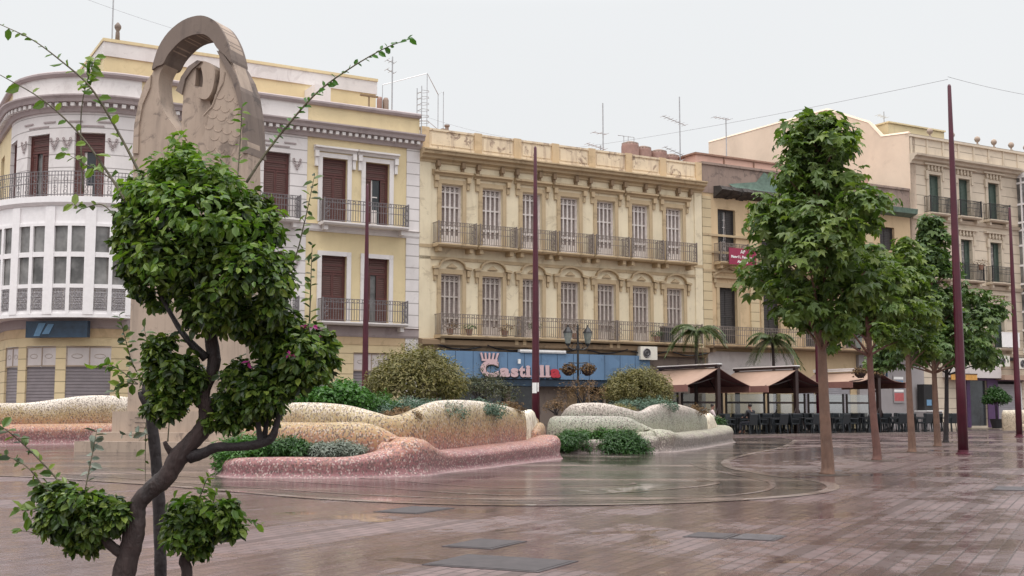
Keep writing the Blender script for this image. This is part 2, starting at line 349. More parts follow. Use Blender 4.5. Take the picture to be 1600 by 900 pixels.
# ------------------------------------------------------------------ foliage
OVAL = ([(0, 0, 0), (.3, .27, .07), (.7, .24, .06), (1, 0, -.1), (.7, -.24, .06), (.3, -.27, .07)], [(0, 3, 2, 1), (0, 5, 4, 3)])
NEEDLE = ([(0, 0, 0), (.5, .13, .02), (1, 0, 0), (.5, -.13, .02)], [(0, 3, 2, 1)])
def _palm():
    vs = [(0, 0, 0)]; L = [.66, .92, 1.0, .92, .66]; A = [-100, -50, 0, 50, 100]; fs = []
    for i in range(6):
        a = R_(-125+50*i); r = .56 if 0 < i < 5 else .3; vs.append((r*math.cos(a), r*math.sin(a), .03))
    for i in range(5):
        a = R_(A[i]); vs.append((L[i]*math.cos(a), L[i]*math.sin(a), -.22*L[i]))
    for i in range(5): fs.append((0, 1+i, 7+i, 2+i))
    return vs, fs
PALM = _palm()
def unit(a): return a/np.maximum(1e-9, np.linalg.norm(a, axis=1))[:, None]
def leaves(name, mat, parent, pts, nrm, tdir, size, shape=OVAL, jit=.35):
    pts = np.asarray(pts, float); n = len(pts); N = unit(np.asarray(nrm, float)); T = np.asarray(tdir, float)
    T = unit(T-N*np.sum(T*N, 1)[:, None]); B = np.cross(N, T); sz = size*(1+jit*(rng.random(n)*2-1))
    V = np.array(shape[0]); k = len(V)
    vs = pts[:, None, :]+sz[:, None, None]*(V[None, :, 0, None]*T[:, None]+V[None, :, 1, None]*B[:, None]+V[None, :, 2, None]*N[:, None])
    F = np.array(shape[1]); fs = (F[None]+(np.arange(n)*k)[:, None, None]).reshape(-1, F.shape[1])
    me = bpy.data.meshes.new(name); me.from_pydata(vs.reshape(-1, 3).tolist(), [], fs.tolist()); me.update()
    me.materials.append(M[mat] if isinstance(mat, str) else mat)
    return link(name, me, parent)
def blob(c, r, n, fill=.45, lump=.18):
    """points through an uneven ellipsoid, denser to the outside"""
    d = unit(rng.normal(size=(n, 3))); r = np.asarray(r, float)
    ph = rng.random(3)*6.28; k = rng.integers(2, 5, 3)
    l = 1+lump*(np.sin(k[0]*d[:, 0]*2.2+ph[0])+np.sin(k[1]*d[:, 1]*2.2+ph[1])+np.sin(k[2]*d[:, 2]*2.2+ph[2]))/1.5
    rad = l*(1-fill*rng.random(n)**1.7)
    return np.asarray(c, float)+d*r*rad[:, None], d
def foliage(name, mat, parent, blobs, size, per, shape=OVAL, up=.7, droop=.35, fill=.45, out=.6, jit=.35):
    P = []; D = []
    for c, r, w in blobs:
        p, d = blob(c, r, int(per*w), fill); P.append(p); D.append(d)
    P = np.vstack(P); D = np.vstack(D); n = len(P)
    nr = D*out+np.array([0, 0, up])+rng.normal(size=(n, 3))*.38
    td = D*.7+rng.normal(size=(n, 3))*.55-np.array([0, 0, droop])
    return leaves(name, mat, parent, P, nr, td, size, shape, jit)

# ================================================================== setting
def sheet(name, poly, z, mat):
    me = bpy.data.meshes.new(name); me.from_pydata([(x, y, z) for x, y in poly], [], [tuple(range(len(poly)))]); me.update(); me.materials.append(M[mat])
    o = link(name, me); o['kind'] = 'structure'; return o
sheet('ground', [(-700, -60), (700, -60), (700, 900), (-700, 900)], 0, 'brick')
edge = [tuple(p) for p in spline([(-13.5, 23.2), (-9.4, 21.8), (-6.6, 19.9), (-4.5, 18.05), (-2.3, 16.0), (0, 15.1), (2.4, 15.6), (4.4, 17.3), (5.15, 19.6), (4.7, 22.3), (4.6, 25.5), (5.6, 30), (8.6, 38), (11.2, 47)], 8)]
sheet('paved_court', edge+[(11.5, 51), (-6, 52), (-20, 46), (-20, 28)], .004, 'slab')
bm = MB(); L = []
for i, p in enumerate(edge):
    a = Vector(edge[max(0, i-1)]); b = Vector(edge[min(len(edge)-1, i+1)]); t = (b-a).normalized(); nn = Vector((-t.y, t.x)); L.append((Vector(p)+nn*.10, Vector(p)-nn*.10))
for (a, b), (c, d) in zip(L, L[1:]): bm.add([(a.x, a.y, .008), (b.x, b.y, .008), (d.x, d.y, .008), (c.x, c.y, .008)], [(0, 1, 2, 3)])
o = bm.build('path_border', 'band'); o['kind'] = 'structure'
# pale stone inlays that follow the border's sweep through the court
E2 = [Vector(p) for p in edge]
for k_, (off_, wd, i0, i1) in enumerate(((.75, .045, 6, 84), (1.9, .06, 8, 70), (3.3, .05, 4, 66))):
    bm = MB(); prev = None
    for i in range(max(1, i0), min(len(E2)-1, i1)):
        t = (E2[i+1]-E2[i-1]).normalized(); nn = Vector((-t.y, t.x)); c_ = E2[i]+nn*(off_+.18*math.sin(i*.23+k_*1.7)); w_ = wd*min(1, (i-i0)/6+.1, (i1-i)/6+.1)
        if c_.y < 15.2 and off_ > 0: pass
        cur = (c_+nn*w_, c_-nn*w_)
        if prev: a, b = prev; c2, d2 = cur; bm.add([(a.x, a.y, .008), (b.x, b.y, .008), (d2.x, d2.y, .008), (c2.x, c2.y, .008)], [(0, 1, 2, 3)])
        prev = cur
    o = bm.build('path_inlay', 'inlay'); o['kind'] = 'structure'
# low kerb of the street in front of the houses
bm = MB(); bm.box(-14, 33, -8.65, -8.3, 0, .09); o = bm.build('kerb', 'band', None, False, P0, FROT); o['kind'] = 'structure'
bm = MB(); bm.box(-14, 33, -8.3, -.02, .0, .085); o = bm.build('pavement', 'ctile', None, False, P0, FROT); o['kind'] = 'structure'
# drain covers and grates, aligned with the paving rows
GA = R_(63.3)
def cover(px, py, L_, w, label, grate=False):
    c = G(px, py); t = thing('drain_grate' if grate else 'drain_cover', label, 'drain', (c.x, c.y, 0), GA)
    b = MB(); b.box(-L_/2, L_/2, -w/2, w/2, -.02, .005); b.build('frame', 'grate', t)
    b = MB()
    if grate:
        n = int(L_/.07)
        for i in range(n): x = -L_/2+.04+i*(L_-.08)/max(1, n-1); b.box(x-.014, x+.014, -w/2+.03, w/2-.03, .002, .011)
        b.build('bar_panel', 'iron', t)
    else:
        b.box(-L_/2+.04, L_/2-.04, -w/2+.04, w/2-.04, .002, .008); b.build('lid', 'grate', t)
cover(783, 880, .75, 1.0, 'largest dark cover plate set in the wet brick paving')
cover(758, 850, .7, .5, 'small dark cover plate just behind the largest cover plate')
cover(648, 797, .9, .6, 'dull grey cover plate close to the pale curved paving border')
cover(1112, 837, .5, .42, 'thin worn cover plate next to a slotted drain grate')
cover(1185, 840, .5, .42, 'slotted drain grate next to a worn cover plate', True)
cover(1592, 764, .9, .7, 'slotted drain grate between the brick paving and the far maroon pole', True)

# ================================================================== buildings
def bldg(name, label): return thing(name, label, 'building', P0, FROT)
def balcony_slab(w, dep, th=.14):
    b = MB(); b.profile([(.0, -th), (-dep+.08, -th), (-dep, -.06), (-dep, 0), (0, 0)], -w/2, w/2); b.box(-w/2+.12, -w/2+.3, -dep*.7, 0, -th-.22, -th); b.box(w/2-.3, w/2-.12, -dep*.7, 0, -th-.22, -th); return b
def railing(w, dep, h=1.0, pitch=.12, scroll=True, th=.011, mp=None, ends=True):
    b = MB(mp); y = -dep+.04; x0 = -w/2+.04; x1 = w/2-.04
    for z in (.06, h*.55, h-.16, h): b.box(x0, x1, y-.016, y+.016, z-.013, z+.013)
    n = int((x1-x0)/pitch)
    for i in range(n+1): x = x0+(x1-x0)*i/n; b.box(x-th, x+th, y-th, y+th, .06, h)
    if ends:
        for x in (x0, x1):
            for z in (.06, h): b.box(x-.014, x+.014, y, 0, z-.014, z+.014)
            for k in range(5): yy = y+(0-y)*(k+.5)/5; b.box(x-th, x+th, yy-th, yy+th, .06, h)
            b.box(x-.03, x+.03, y-.03, y+.03, 0, h+.05)
    if scroll and not mp:
        for x in (x0+.16, x1-.16):
            for z, r in ((.3, .1), (.52, .08), (.74, .1)): b.ring(x, z, y-.005, r, .014)
        m = int((x1-x0)/(pitch*2))
        for i in range(m): b.ring(x0+(x1-x0)*(i+.5)/m, h-.08, y, .055, .011, 8)
    return b
def balcony(root, s, z, w, dep, slabmat, ironmat, cache, scroll=True):
    key = ('bal', w, dep, slabmat)
    if key in cache: return dup(cache[key], (s, 0, z), parent=root)
    o = balcony_slab(w, dep).build('balcony', slabmat, root, loc=(s, 0, z))
    railing(w, dep, 1.0, .12, scroll).build('railing', ironmat, o); cache[key] = o; return o
CACHE = {}
def window(root, style, s, z, w, h, rot=None, loc=None):
    key = (style, w, h); L_ = loc if loc else (s, 0, z)
    if key in CACHE: return dup(CACHE[key], L_, rot or 0, root)
    y = .16; b = MB()
    b.box(-w/2, -w/2+.06, y, y+.1, 0, h); b.box(w/2-.06, w/2, y, y+.1, 0, h); b.box(-w/2+.06, w/2-.06, y, y+.1, h-.07, h)
    fm = {'white': 'white_frame', 'whited': 'white_frame', 'brown': 'brown_frame', 'brownopen': 'brown_frame', 'brownhalf': 'brown_frame', 'green': 'green_sh', 'greenopen': 'green_sh', 'dark': 'dark_sh', 'darkopen': 'dark_sh'}[style]
    o = b.build('window', fm, root, loc=L_, rot=rot or 0)
    bb = MB(); bb.box(-w/2+.06, w/2-.06, y+.12, y+.14, 0, h-.07)
    if style in ('white', 'whited'):
        bb.build('louvre', 'louvre', o); k = MB(); x0 = -w/2+.06; x1 = w/2-.06; n = 4
        for i in range(n+1): x = x0+(x1-x0)*i/n; k.box(max(x0, x-.042), min(x1, x+.042), y+.03, y+.115, 0, h-.08)
        for z_, t_ in ((.0, .1), (h*.27, .1), (h*.62, .07), (h-.36, .07)): k.box(x0, x1, y+.035, y+.117, z_, z_+t_)
        for i in range(4):
            a = x0+(x1-x0)*i/4; k.box(a+.04, a+(x1-x0)/4-.04, y+.05, y+.118, .1, h*.16)
        k.build('shutter', 'white_frame' if style == 'white' else plainwf, o)
        # pierced head panel
        k = MB()
        for i in range(8): k.ring(x0+(x1-x0)*(i+.5)/8, h-.19, y+.06, .055, .016, 8)
        k.build('fretwork', 'white_frame', o)
    else:
        mat = {'b': 'brown', 'g': 'green_sh', 'd': 'dark_sh'}[style[0]]; fr = {'b': 'brown_frame', 'g': 'green_sh', 'd': 'dark_sh'}[style[0]]
        bb.build('pane', 'pane' if 'half' not in style else 'pane_l', o); ht = h*.74 if style[0] == 'b' else h-.08
        def leaf(x0, x1, z0, z1, ang=0, hx=0):
            k = MB(); k.box(x0, x1, y+.055, y+.085, z0, z1)
            f_ = MB()
            for a_, b_ in ((x0, x0+.055), (x1-.055, x1)): f_.box(a_, b_, y+.03, y+.1, z0, z1)
            for z_ in (z0, (z0+z1)*.5-.04, z1-.09): f_.box(x0+.055, x1-.055, y+.032, y+.1, z_, z_+.09)
            a = k.build('shutter', mat, o); c = f_.build('shutter_frame', fr, a)
            if ang:
                Mx = Matrix.Translation((hx, 0, 0)) @ Matrix.Rotation(ang, 4, 'Z') @ Matrix.Translation((-hx, 0, 0)); a.matrix_local = Mx
        x0 = -w/2+.06; x1 = w/2-.06; mid = 0
        if style[0] == 'b':      # fixed head panel over the leaves
            leaf(x0, x1, ht+.02, h-.08)
        if style in ('brown', 'green', 'dark'):
            leaf(x0, -.005, .02, ht); leaf(.005, x1, .02, ht)
        elif style == 'brownopen':
            leaf(x0, x0+.3, .02, ht); leaf(x1-.3, x1, .02, ht)
            k = MB(); q0 = x0+.3; k.box(q0, q0+.09, y+.1, y+.118, .02, ht); k.box(q0+.09, q0+.34, y+.1, y+.118, .02, .75); k.box(q0+.09, q0+.34, y+.1, y+.118, ht*.62, ht*.62+.05); k.build('casement', 'white_frame', o)
        elif style == 'brownhalf':
            leaf(x0, x0+.3, .02, ht); leaf(x1-.46, x1, .02, ht)
        else:
            leaf(x0, -.16, .02, ht); leaf(.12, x1, .02, ht)
            k = MB()
            for xx in (-.14, -.0, .1): k.box(xx-.015, xx+.015, y+.1, y+.118, .02, ht)
            for i in range(6): k.box(-.14, .1, y+.1, y+.117, .3+i*.4, .33+i*.4)
            k.build('casement', 'white_frame', o)
    CACHE[key] = o; return o
plainwf = plain('greyed_frame', (.50, .44, .40), .6, .15)
def copied(key, root, loc, rot=0, make=None):
    if key in CACHE: return dup(CACHE[key], loc, rot, root)
    o = make(); o.parent = root; o.location = loc; o.rotation_euler = (0, 0, rot); CACHE[key] = o; return o

# ---- yellow and white corner building -------------------------------------------------
RC = 4.0; SA = -13.3
def AM(a, t, z):
    if a >= SA: return (a, t, z)
    th = (SA-a)/RC
    if th <= math.pi/2: return (SA-(RC-t)*math.sin(th), RC-(RC-t)*math.cos(th), z)
    e = (SA-a)-RC*math.pi/2; return (SA-RC+t, RC+e, z)
def ARot(a): return -min(max(0, (SA-a)/RC), math.pi/2)
AEND = SA-RC*math.pi/2-9
A = bldg('corner_building', 'yellow and white three storey corner house with rounded white bay and brown shutters')
def th2a(deg): return SA-R_(deg)*RC
topw = [(-4.3, 'brown'), (-2.22, 'brownopen'), (-7.0, 'brown'), (-9.2, 'brown'), (-11.5, 'brown'), (th2a(22.5), 'brownopen'), (th2a(55.5), 'brownhalf'), (th2a(86), 'brown'), (th2a(90)-3.2, 'brown'), (th2a(90)-6, 'brown')]
holes2 = [(a-.6, a+.6, 9.55, 12.47) for a, _ in topw]
loww = [(-4.27, 'brown'), (-2.2, 'brownhalf'), (-7.0, 'brown'), (-9.2, 'brown'), (-11.5, 'brown')]
holes1 = [(a-.6, a+.6, 5.12, 8.06) for a, _ in loww]
shut = [(-11.6, 1.7), (-8.9, 1.7), (-5.3, 1.7), (-2.4, 1.75), (th2a(19), 1.75), (th2a(48), 1.45), (th2a(75), 1.3), (th2a(90)-2.2, 1.6)]
holes0 = [(a-w/2, a+w/2, .1, 3.75) for a, w in shut]
def seg(mat, name, x0, x1, z0, z1, holes, y=0):
    hs = [h for h in holes if h[0] >= x0-1e-6 and h[1] <= x1+1e-6]
    b = MB(AM); b.wall(x0, x1, z0, z1, hs, y); return b.build(name, mat, A)
WH = [(-8.35, -5.62)]      # white pilastered bay on the front
for nm, z0, z1, hs in (('wall', 4.9, 9.4, holes1), ('wall', 9.4, 13.4, holes2)):
    seg('yellow', nm, -5.62, -.76, z0, z1, hs); seg('white_wall', nm, -8.35, -5.62, z0, z1, hs, -.03); seg('yellow', nm, -12.9, -8.35, z0, z1, hs)
    seg('white_wall', nm, th2a(90)-.35, -12.9, z0, z1, hs, -.03); seg('yellow', nm, AEND, th2a(90)-.35, z0, z1, hs)
b = MB(); b.box(-.76, -.1, -.06, .3, .0, 13.4); b.build('quoin_pier', 'white_wall', A)
seg('yellow_rust', 'wall', AEND, -.76, 0, 4.1, holes0)
b = MB(AM); b.wall(AEND, -.1, 13.9, 14.85, [], 0); b.build('parapet', 'yellow', A)
for x0, x1 in ((th2a(90)-.35, -12.9), (-8.35, -5.62)):
    b = MB(AM); b.wall(x0, x1, 13.9, 14.85, [], -.04); b.build('parapet_panel', 'white_trim', A)
b = MB(AM); b.profile([(.3, 14.8), (-.12, 14.8), (-.2, 14.9), (-.2, 14.98), (-.1, 15.04), (.3, 15.04)], AEND, -.1); b.build('coping', 'grey_trim', A)
b = MB(AM); b.profile([(.1, 13.33), (-.12, 13.33), (-.16, 13.45), (-.2, 13.5), (-.2, 13.66), (-.42, 13.68), (-.46, 13.8), (-.55, 13.9), (-.55, 13.96), (.1, 14.02)], AEND, -.02); b.build('cornice', 'grey_trim', A)
b = MB(AM); x = AEND
while x < -.3: b.box(x, x+.15, -.36, -.19, 13.51, 13.655); x += .31
b.build('dentil_band', 'white_trim', A)
for zb, dz in ((4.55, .35), (9.2, .22)):
    b = MB(AM); b.profile([(.05, zb-.1), (-.06, zb-.1), (-.1, zb), (-.1, zb+dz-.05), (-.16, zb+dz), (.05, zb+dz)], AEND if zb < 5 else th2a(90)-.3, -.1); b.build('string_course', 'grey_trim' if zb < 5 else 'white_trim', A)
b = MB(AM); b.box(AEND, -.1, -.03, .1, 4.1, 4.45); b.build('fascia_band', 'ochre_wall', A)
for a, st in topw:
    p = AM(a, 0, 9.57); window(A, st, 0, 0, 1.18, 2.88, ARot(a), p)
for a, st in loww: window(A, st, a, 5.14, 1.18, 2.9)
def mk_surround():
    b = MB(); w = .6
    b.box(-w-.2, -w, -.07, 0, 0, 2.95); b.box(w, w+.2, -.07, 0, 0, 2.95); b.box(-w-.2, w+.2, -.075, 0, 2.92, 3.12)
    return b.build('window_surround', 'white_trim')
def mk_hood():
    b = MB(); b.profile([(0, 3.3), (-.1, 3.3), (-.16, 3.4), (-.28, 3.44), (-.28, 3.52), (0, 3.58)], -1.02, 1.02)
    for x in (-.9, .9):
        b.box(x-.09, x+.09, -.2, 0, 3.02, 3.3); b.box(x-.07, x+.07, -.13, 0, 2.6, 3.02)
    return b.build('window_hood', 'white_trim')
for a, z in [(-4.3, 9.55), (-2.22, 9.55), (-9.2, 9.55), (-11.5, 9.55), (-4.27, 5.12), (-2.2, 5.12), (-9.2, 5.12), (-11.5, 5.12)]:
    copied('Asur', A, (a, 0, z), 0, mk_surround)
    if z > 9: copied('Ahood', A, (a, 0, z-.12), 0, mk_hood)
def mk_carving():       # applied scroll ornament beside the bay windows
    b = MB()
    for dx, dz, r in ((-.12, 0, .06), (.12, 0, .06), (-.06, -.14, .05), (.07, -.13, .05), (0, -.28, .04), (-.15, .12, .04), (.15, .12, .04)): b.ring(dx, dz, -.045, r, .022, 8)
    return b.build('scroll_carving', 'grey_trim')
for a in (th2a(22.5)-.9, th2a(22.5)+.9, th2a(55.5)-.85, th2a(55.5)+.85, -7.9, -6.1):
    for z in (12.1, 7.7) if a > SA else (12.1,): p = AM(a, -.03, z); copied('Acarv', A, p, ARot(a), mk_carving)
b = MB(AM)
for a in (th2a(22.5), th2a(55.5), -7.0):
    b.box(a-.55, a+.55, -.06, 0, 12.72, 12.78); b.box(a-.85, a-.3, -.075, 0, 12.9, 12.96); b.box(a+.3, a+.85, -.075, 0, 12.9, 12.96)
b.build('moulding', 'grey_trim', A)
# balconies on the straight front
for z, zz in ((9.5, 0), (5.07, 0)):
    balcony(A, -2.98, z, 4.15, .7, 'white_trim', 'iron', CACHE)
    balcony(A, -7.0, z, 1.9, .6, 'white_trim', 'iron', CACHE)
# long curved balcony over the glazed gallery
TB = -.95; GA0 = SA+.12; GA1 = AEND
b = MB(AM); b.profile([(.0, 9.3), (TB, 9.3), (TB-.1, 9.42), (TB-.1, 9.66), (0, 9.66)], GA1, GA0); bal = b.build('balcony', 'gallery', A)
b = MB(AM); x = GA1
for z in (9.74, 10.2, 10.52, 10.68): b.box(GA1, GA0, TB-.02, TB+.01, z-.014, z+.014)
while x < GA0: b.box(x-.009, x+.009, TB-.012, TB+.006, 9.66, 10.68); x += .105
b.box(GA0-.02, GA0+.02, TB, 0, 9.66, 9.7); b.box(GA0-.02, GA0+.02, TB, 0, 10.66, 10.7)
rl = b.build('railing', 'iron', bal)
b = MB()
for i in range(40):
    a = GA0-.2-i*.34; p = AM(a, TB-.02, 0); r0 = ARot(a); cx, sn = math.cos(r0), math.sin(r0)
    for z, r in ((9.86, .075), (10.05, .06), (10.36, .085)):
        b.tube([(p[0]+cx*r*math.cos(q*.9), p[1]+sn*r*math.cos(q*.9), z+r*math.sin(q*.9)) for q in range(8)], .011, 4, False)
b.build('scrollwork', 'iron', bal)
# glazed gallery
gal = link('gallery', None, A, (0, 0, 0)); TG = -.9
b = MB(AM); b.wall(GA1, GA0, 8.5, 9.3, [], TG); b.wall(GA1, GA0, 4.85, 5.12, [], TG); b.box(GA1, GA0, TG-.05, TG, 4.83, 4.98); b.box(GA1, GA0, TG, 0, 4.83, 4.9)
b.box(GA1, GA0, TG-.04, TG+.04, 7.24, 7.44); b.box(GA1, GA0, TG-.04, TG+.04, 6.0, 6.16); b.box(GA1, GA0, TG-.05, TG+.03, 8.48, 8.6); b.box(GA0-.04, GA0, TG, 0, 4.9, 9.3)
bay = R_(18.6)*RC; edges = [GA0-.1-bay*i for i in range(9)]
for e in edges:
    b.box(e-.16, e+.16, TG-.07, TG+.05, 4.95, 9.25); b.box(e-bay/2-.06, e-bay/2+.06, TG-.05, TG+.04, 4.95, 8.5)
b.build('gallery_frame', 'gallery', gal)
for z0, z1, nm, mt in ((6.16, 7.24, 'pane', 'pane_l'), (7.44, 8.5, 'pane', 'pane_l'), (5.1, 6.0, 'iron_panel_back', 'white_trim')):
    b = MB(AM); b.wall(GA1, GA0-.1, z0, z1, [], TG+.06); b.build(nm, mt, gal)
def mk_panel():
    b = MB(); w = bay/2*1.15
    for z in (.04, .84): b.box(-w/2+.1, w/2-.1, -.012, .012, z-.02, z+.02)
    for x in (-.24, -.12, 0, .12, .24): b.box(x-.014, x+.014, -.012, .012, .04, .84)
    for x in (-.18, .18, 0, -.06, .06):
        for z, r in ((.62, .1), (.4, .06), (.18, .09)): b.ring(x, z, -.014, r, .016, 8)
    return b.build('iron_panel', 'grille')
for i in range(8):
    for k in (.27, .73):
        a = edges[i]-bay*k; p = AM(a, TG, 5.11); copied('Apan', gal, p, ARot(a), mk_panel)
# shop shutters of the ground floor
for a, w in shut:
    p = AM(a, 0, .1); r0 = ARot(a)
    def mk(w=w):
        b = MB(); b.box(-w/2, w/2, .14, .2, 0, 2.82); o = b.build('roller_shutter', 'roller')
        k = MB(); k.box(-w/2, w/2, .1, .22, 2.84, 3.64); k2 = k.build('fanlight_panel', 'fascia', o)
        k = MB()
        for x in (-w/4, w/4):
            k.tube([(x+w/8*math.cos(q*.7854), .096, 3.24+.09*math.sin(q*.7854)) for q in range(9)], .01, 4, False); k.box(x-w/4+.02, x+w/4-.02, .075, .1, 3.58, 3.63); k.box(x-w/4+.02, x-w/4+.06, .075, .1, 2.86, 3.6); k.box(x-w/4+.02, x+w/4-.02, .075, .1, 2.82, 2.88)
        k.build('ornament', 'mono', o); return o
    copied(('Ash', w), A, p, r0, mk)
# roof attic, vent block and low gable on the roof
b = MB(); b.box(-13.7, -.62, 4.0, 10, 14.5, 16.85); b.build('attic', 'yellow', A)
b = MB(); b.box(-13.76, -.58, 3.94, 10.05, 16.85, 17.5); b.build('attic_band', 'white_trim', A)
b = MB(); b.box(-13.8, -.55, 3.9, 10.1, 17.5, 17.64); b.build('attic_coping', 'yellow', A)
b = MB(); b.box(-13.3, -.2, .4, 14, 14.3, 14.5); b.build('roof', 'roof', A)
b = MB(); b.box(-4.35, -3.55, 2.6, 4, 14.4, 16.55); b.build('chimney', 'white_trim', A)
b = MB(); b.add([(-1.0, 2.0, 15.0), (1.0, 2.0, 15), (1, 3.6, 15), (-1, 3.6, 15), (.0, 2.0, 15.75), (0, 3.6, 15.75)], [(0, 1, 4), (3, 5, 2), (0, 4, 5, 3), (1, 2, 5, 4), (0, 3, 2, 1)]); b.build('roof_gable', 'yellow', A, loc=(-.95, -.2, -.2))
b = MB(); b.box(-13.3, -.12, .3, 14, 0, 14.3); b.v = [(x, y, z) for x, y, z in b.v]; b.build('core_wall', 'yellow', A)

# ---- cream building ---------------------------------------------------------------------
B = bldg('cream_building', 'weathered cream house with seven bays of white louvred shutters and peeling parapet')
WS = [1.62, 3.82, 6.06, 8.26, 10.46, 12.64, 14.84]; BW = 1.12
b = MB(); hs = [(s-BW/2, s+BW/2, z0, z1) for s in WS for z0, z1 in ((4.66, 7.56), (8.95, 11.82))]
b.wall(-.1, 16.72, 3.95, 12.9, hs, 0); b.build('wall', 'cream', B)
b = MB(); b.box(-.1, 16.72, .3, 14, 0, 13.6); b.build('core_wall', 'dark', B)
b = MB(); b.box(-.1, 16.72, .29, 14, 13.6, 13.62); b.build('roof', 'roof', B)
for s0, s1 in ((-.08, .5), (16.2, 16.7)): b = MB(); b.box(s0, s1, -.05, 0, 4.2, 12.8); b.build('corner_pier', 'cream', B)
b = MB(); b.profile([(.1, 12.8), (-.08, 12.8), (-.1, 12.9), (-.28, 12.98), (-.3, 13.1), (-.5, 13.15), (-.52, 13.26), (-.6, 13.3), (-.6, 13.36), (.1, 13.44)], -.1, 16.72); b.build('cornice', 'ochre', B)
b = MB()
for i in range(15):
    s = .95+i*1.075+(.12 if i % 2 else -.12); b.box(s-.09, s+.09, -.26, 0, 12.62, 12.9); b.box(s-.065, s+.065, -.16, 0, 12.42, 12.62)
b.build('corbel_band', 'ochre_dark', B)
b = MB(); b.wall(-.1, 16.72, 13.4, 14.34, [], -.02); b.box(-.1, 16.72, -.07, .2, 14.34, 14.44); b.box(-.1, 16.72, -.08, 0, 13.42, 13.58); b.build('parapet', 'parapet', B)
for s in (.02, 2.85, 5.05, 7.25, 9.45, 11.75, 13.95, 16.35): b = MB(); b.box(s-.05, s+.35, -.1, .1, 13.42, 14.47); b.build('parapet_pier', 'ochre_wall', B)
for a, c in ((.5, 2.7), (3.3, 4.9), (5.5, 7.1), (7.7, 9.3), (9.9, 11.6), (12.2, 13.8), (14.4, 16.2)): b = MB(); b.box(a, c, -.05, -.02, 13.66, 14.22); b.build('parapet_panel', 'parapet', B)
def mk_bsur(top):
    def f():
        b = MB(); w = BW/2; h = 2.88
        b.box(-w-.2, -w, -.06, 0, 0, h+.02); b.box(w, w+.2, -.06, 0, 0, h+.02); b.box(-w-.2, w+.2, -.065, 0, h, h+.22)
        if top:
            b.profile([(0, h+.36), (-.1, h+.36), (-.13, h+.44), (-.26, h+.5), (-.26, h+.58), (0, h+.66)], -w-.48, w+.48)
            for x in (-w-.3, w+.3): b.box(x-.1, x+.1, -.19, 0, h+.1, h+.36); b.box(x-.075, x+.075, -.1, 0, h-.22, h+.1)
        else:
            P_ = [(-w-.46, h+.2), (-w-.18, h+.24)]+[(-(w+.12)*math.cos(R_(q)), h+.26+.42*math.sin(R_(q))) for q in range(0, 181, 15)]+[(w+.18, h+.24), (w+.46, h+.2)]
            for (x0, z0), (x1, z1) in zip(P_, P_[1:]): b.prism([(x0, z0), (x1, z1), (x1, z1+.11), (x0, z0+.11)], -.2, 0)
            b.prism([(-.28, h+.3), (.28, h+.3), (0, h+.5)], -.11, -.02)
            for x in (-w-.32, w+.32): b.box(x-.09, x+.09, -.15, 0, h-.1, h+.2); b.box(x-.06, x+.06, -.08, 0, h-.35, h-.1)
        return b.build('window_surround', 'ochre')
    return f
for s in WS:
    window(B, 'white', s, 8.97, BW, 2.85); copied('Bs1', B, (s, 0, 8.97), 0, mk_bsur(True)); balcony(B, s, 8.92, 2.06, .68, 'ochre', 'ironw', CACHE)
    window(B, 'whited', s, 4.68, BW, 2.88); copied('Bs0', B, (s, 0, 4.68), 0, mk_bsur(False))
b = MB(); b.box(-.1, 16.72, -.05, 0, 8.2, 8.35); b.box(-.1, .55, -.07, 0, 8.75, 8.9); b.box(16.1, 16.72, -.07, 0, 8.75, 8.9); b.build('string_course', 'ochre', B)
# one long balcony on the first floor in three lengths
for s0, s1 in ((.72, 5.1), (5.12, 10.6), (10.62, 16.1)):
    o = balcony_slab(s1-s0, .75).build('balcony', 'ochre', B, loc=((s0+s1)/2, 0, 4.64)); railing(s1-s0, .75, .98, .12).build('railing', 'ironw', o)
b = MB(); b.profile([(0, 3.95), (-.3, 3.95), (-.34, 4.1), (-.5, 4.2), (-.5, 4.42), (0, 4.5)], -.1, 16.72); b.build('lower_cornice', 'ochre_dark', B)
b = MB()
for k in range(6):
    s0 = .6+k*2.7; b.tube([(s0+i*.3, -.42-.1*math.sin(i*2+k), 4.22-.22*math.sin(math.pi*i/9)+.02*random.random()) for i in range(10)], .035, 5)
b.build('cable_run', 'black', B)
# ground floor shop front
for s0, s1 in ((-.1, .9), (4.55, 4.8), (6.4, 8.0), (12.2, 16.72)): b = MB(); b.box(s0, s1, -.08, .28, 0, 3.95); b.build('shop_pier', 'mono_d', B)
b = MB(); b.box(8.0, 9.3, .05, .12, .1, 2.6); b.build('shop_door', 'ochre_dark', B)
b = MB()
for s in (1.8, 3.1, 9.35, 10.3, 11.2): b.box(s-.04, s+.04, -.04, .1, .1, 2.7)
b.box(.9, 12.2, -.02, .06, 2.45, 2.55); b.build('shop_frame', 'mono', B)
b = MB(); b.box(.9, 12.2, .14, .2, .08, 3.9); b.build('shop_window', 'pane', B)
b = MB(); b.box(.9, 12.2, -.55, 0, 2.32, 2.62); b.build('shop_canopy', 'navy', B)

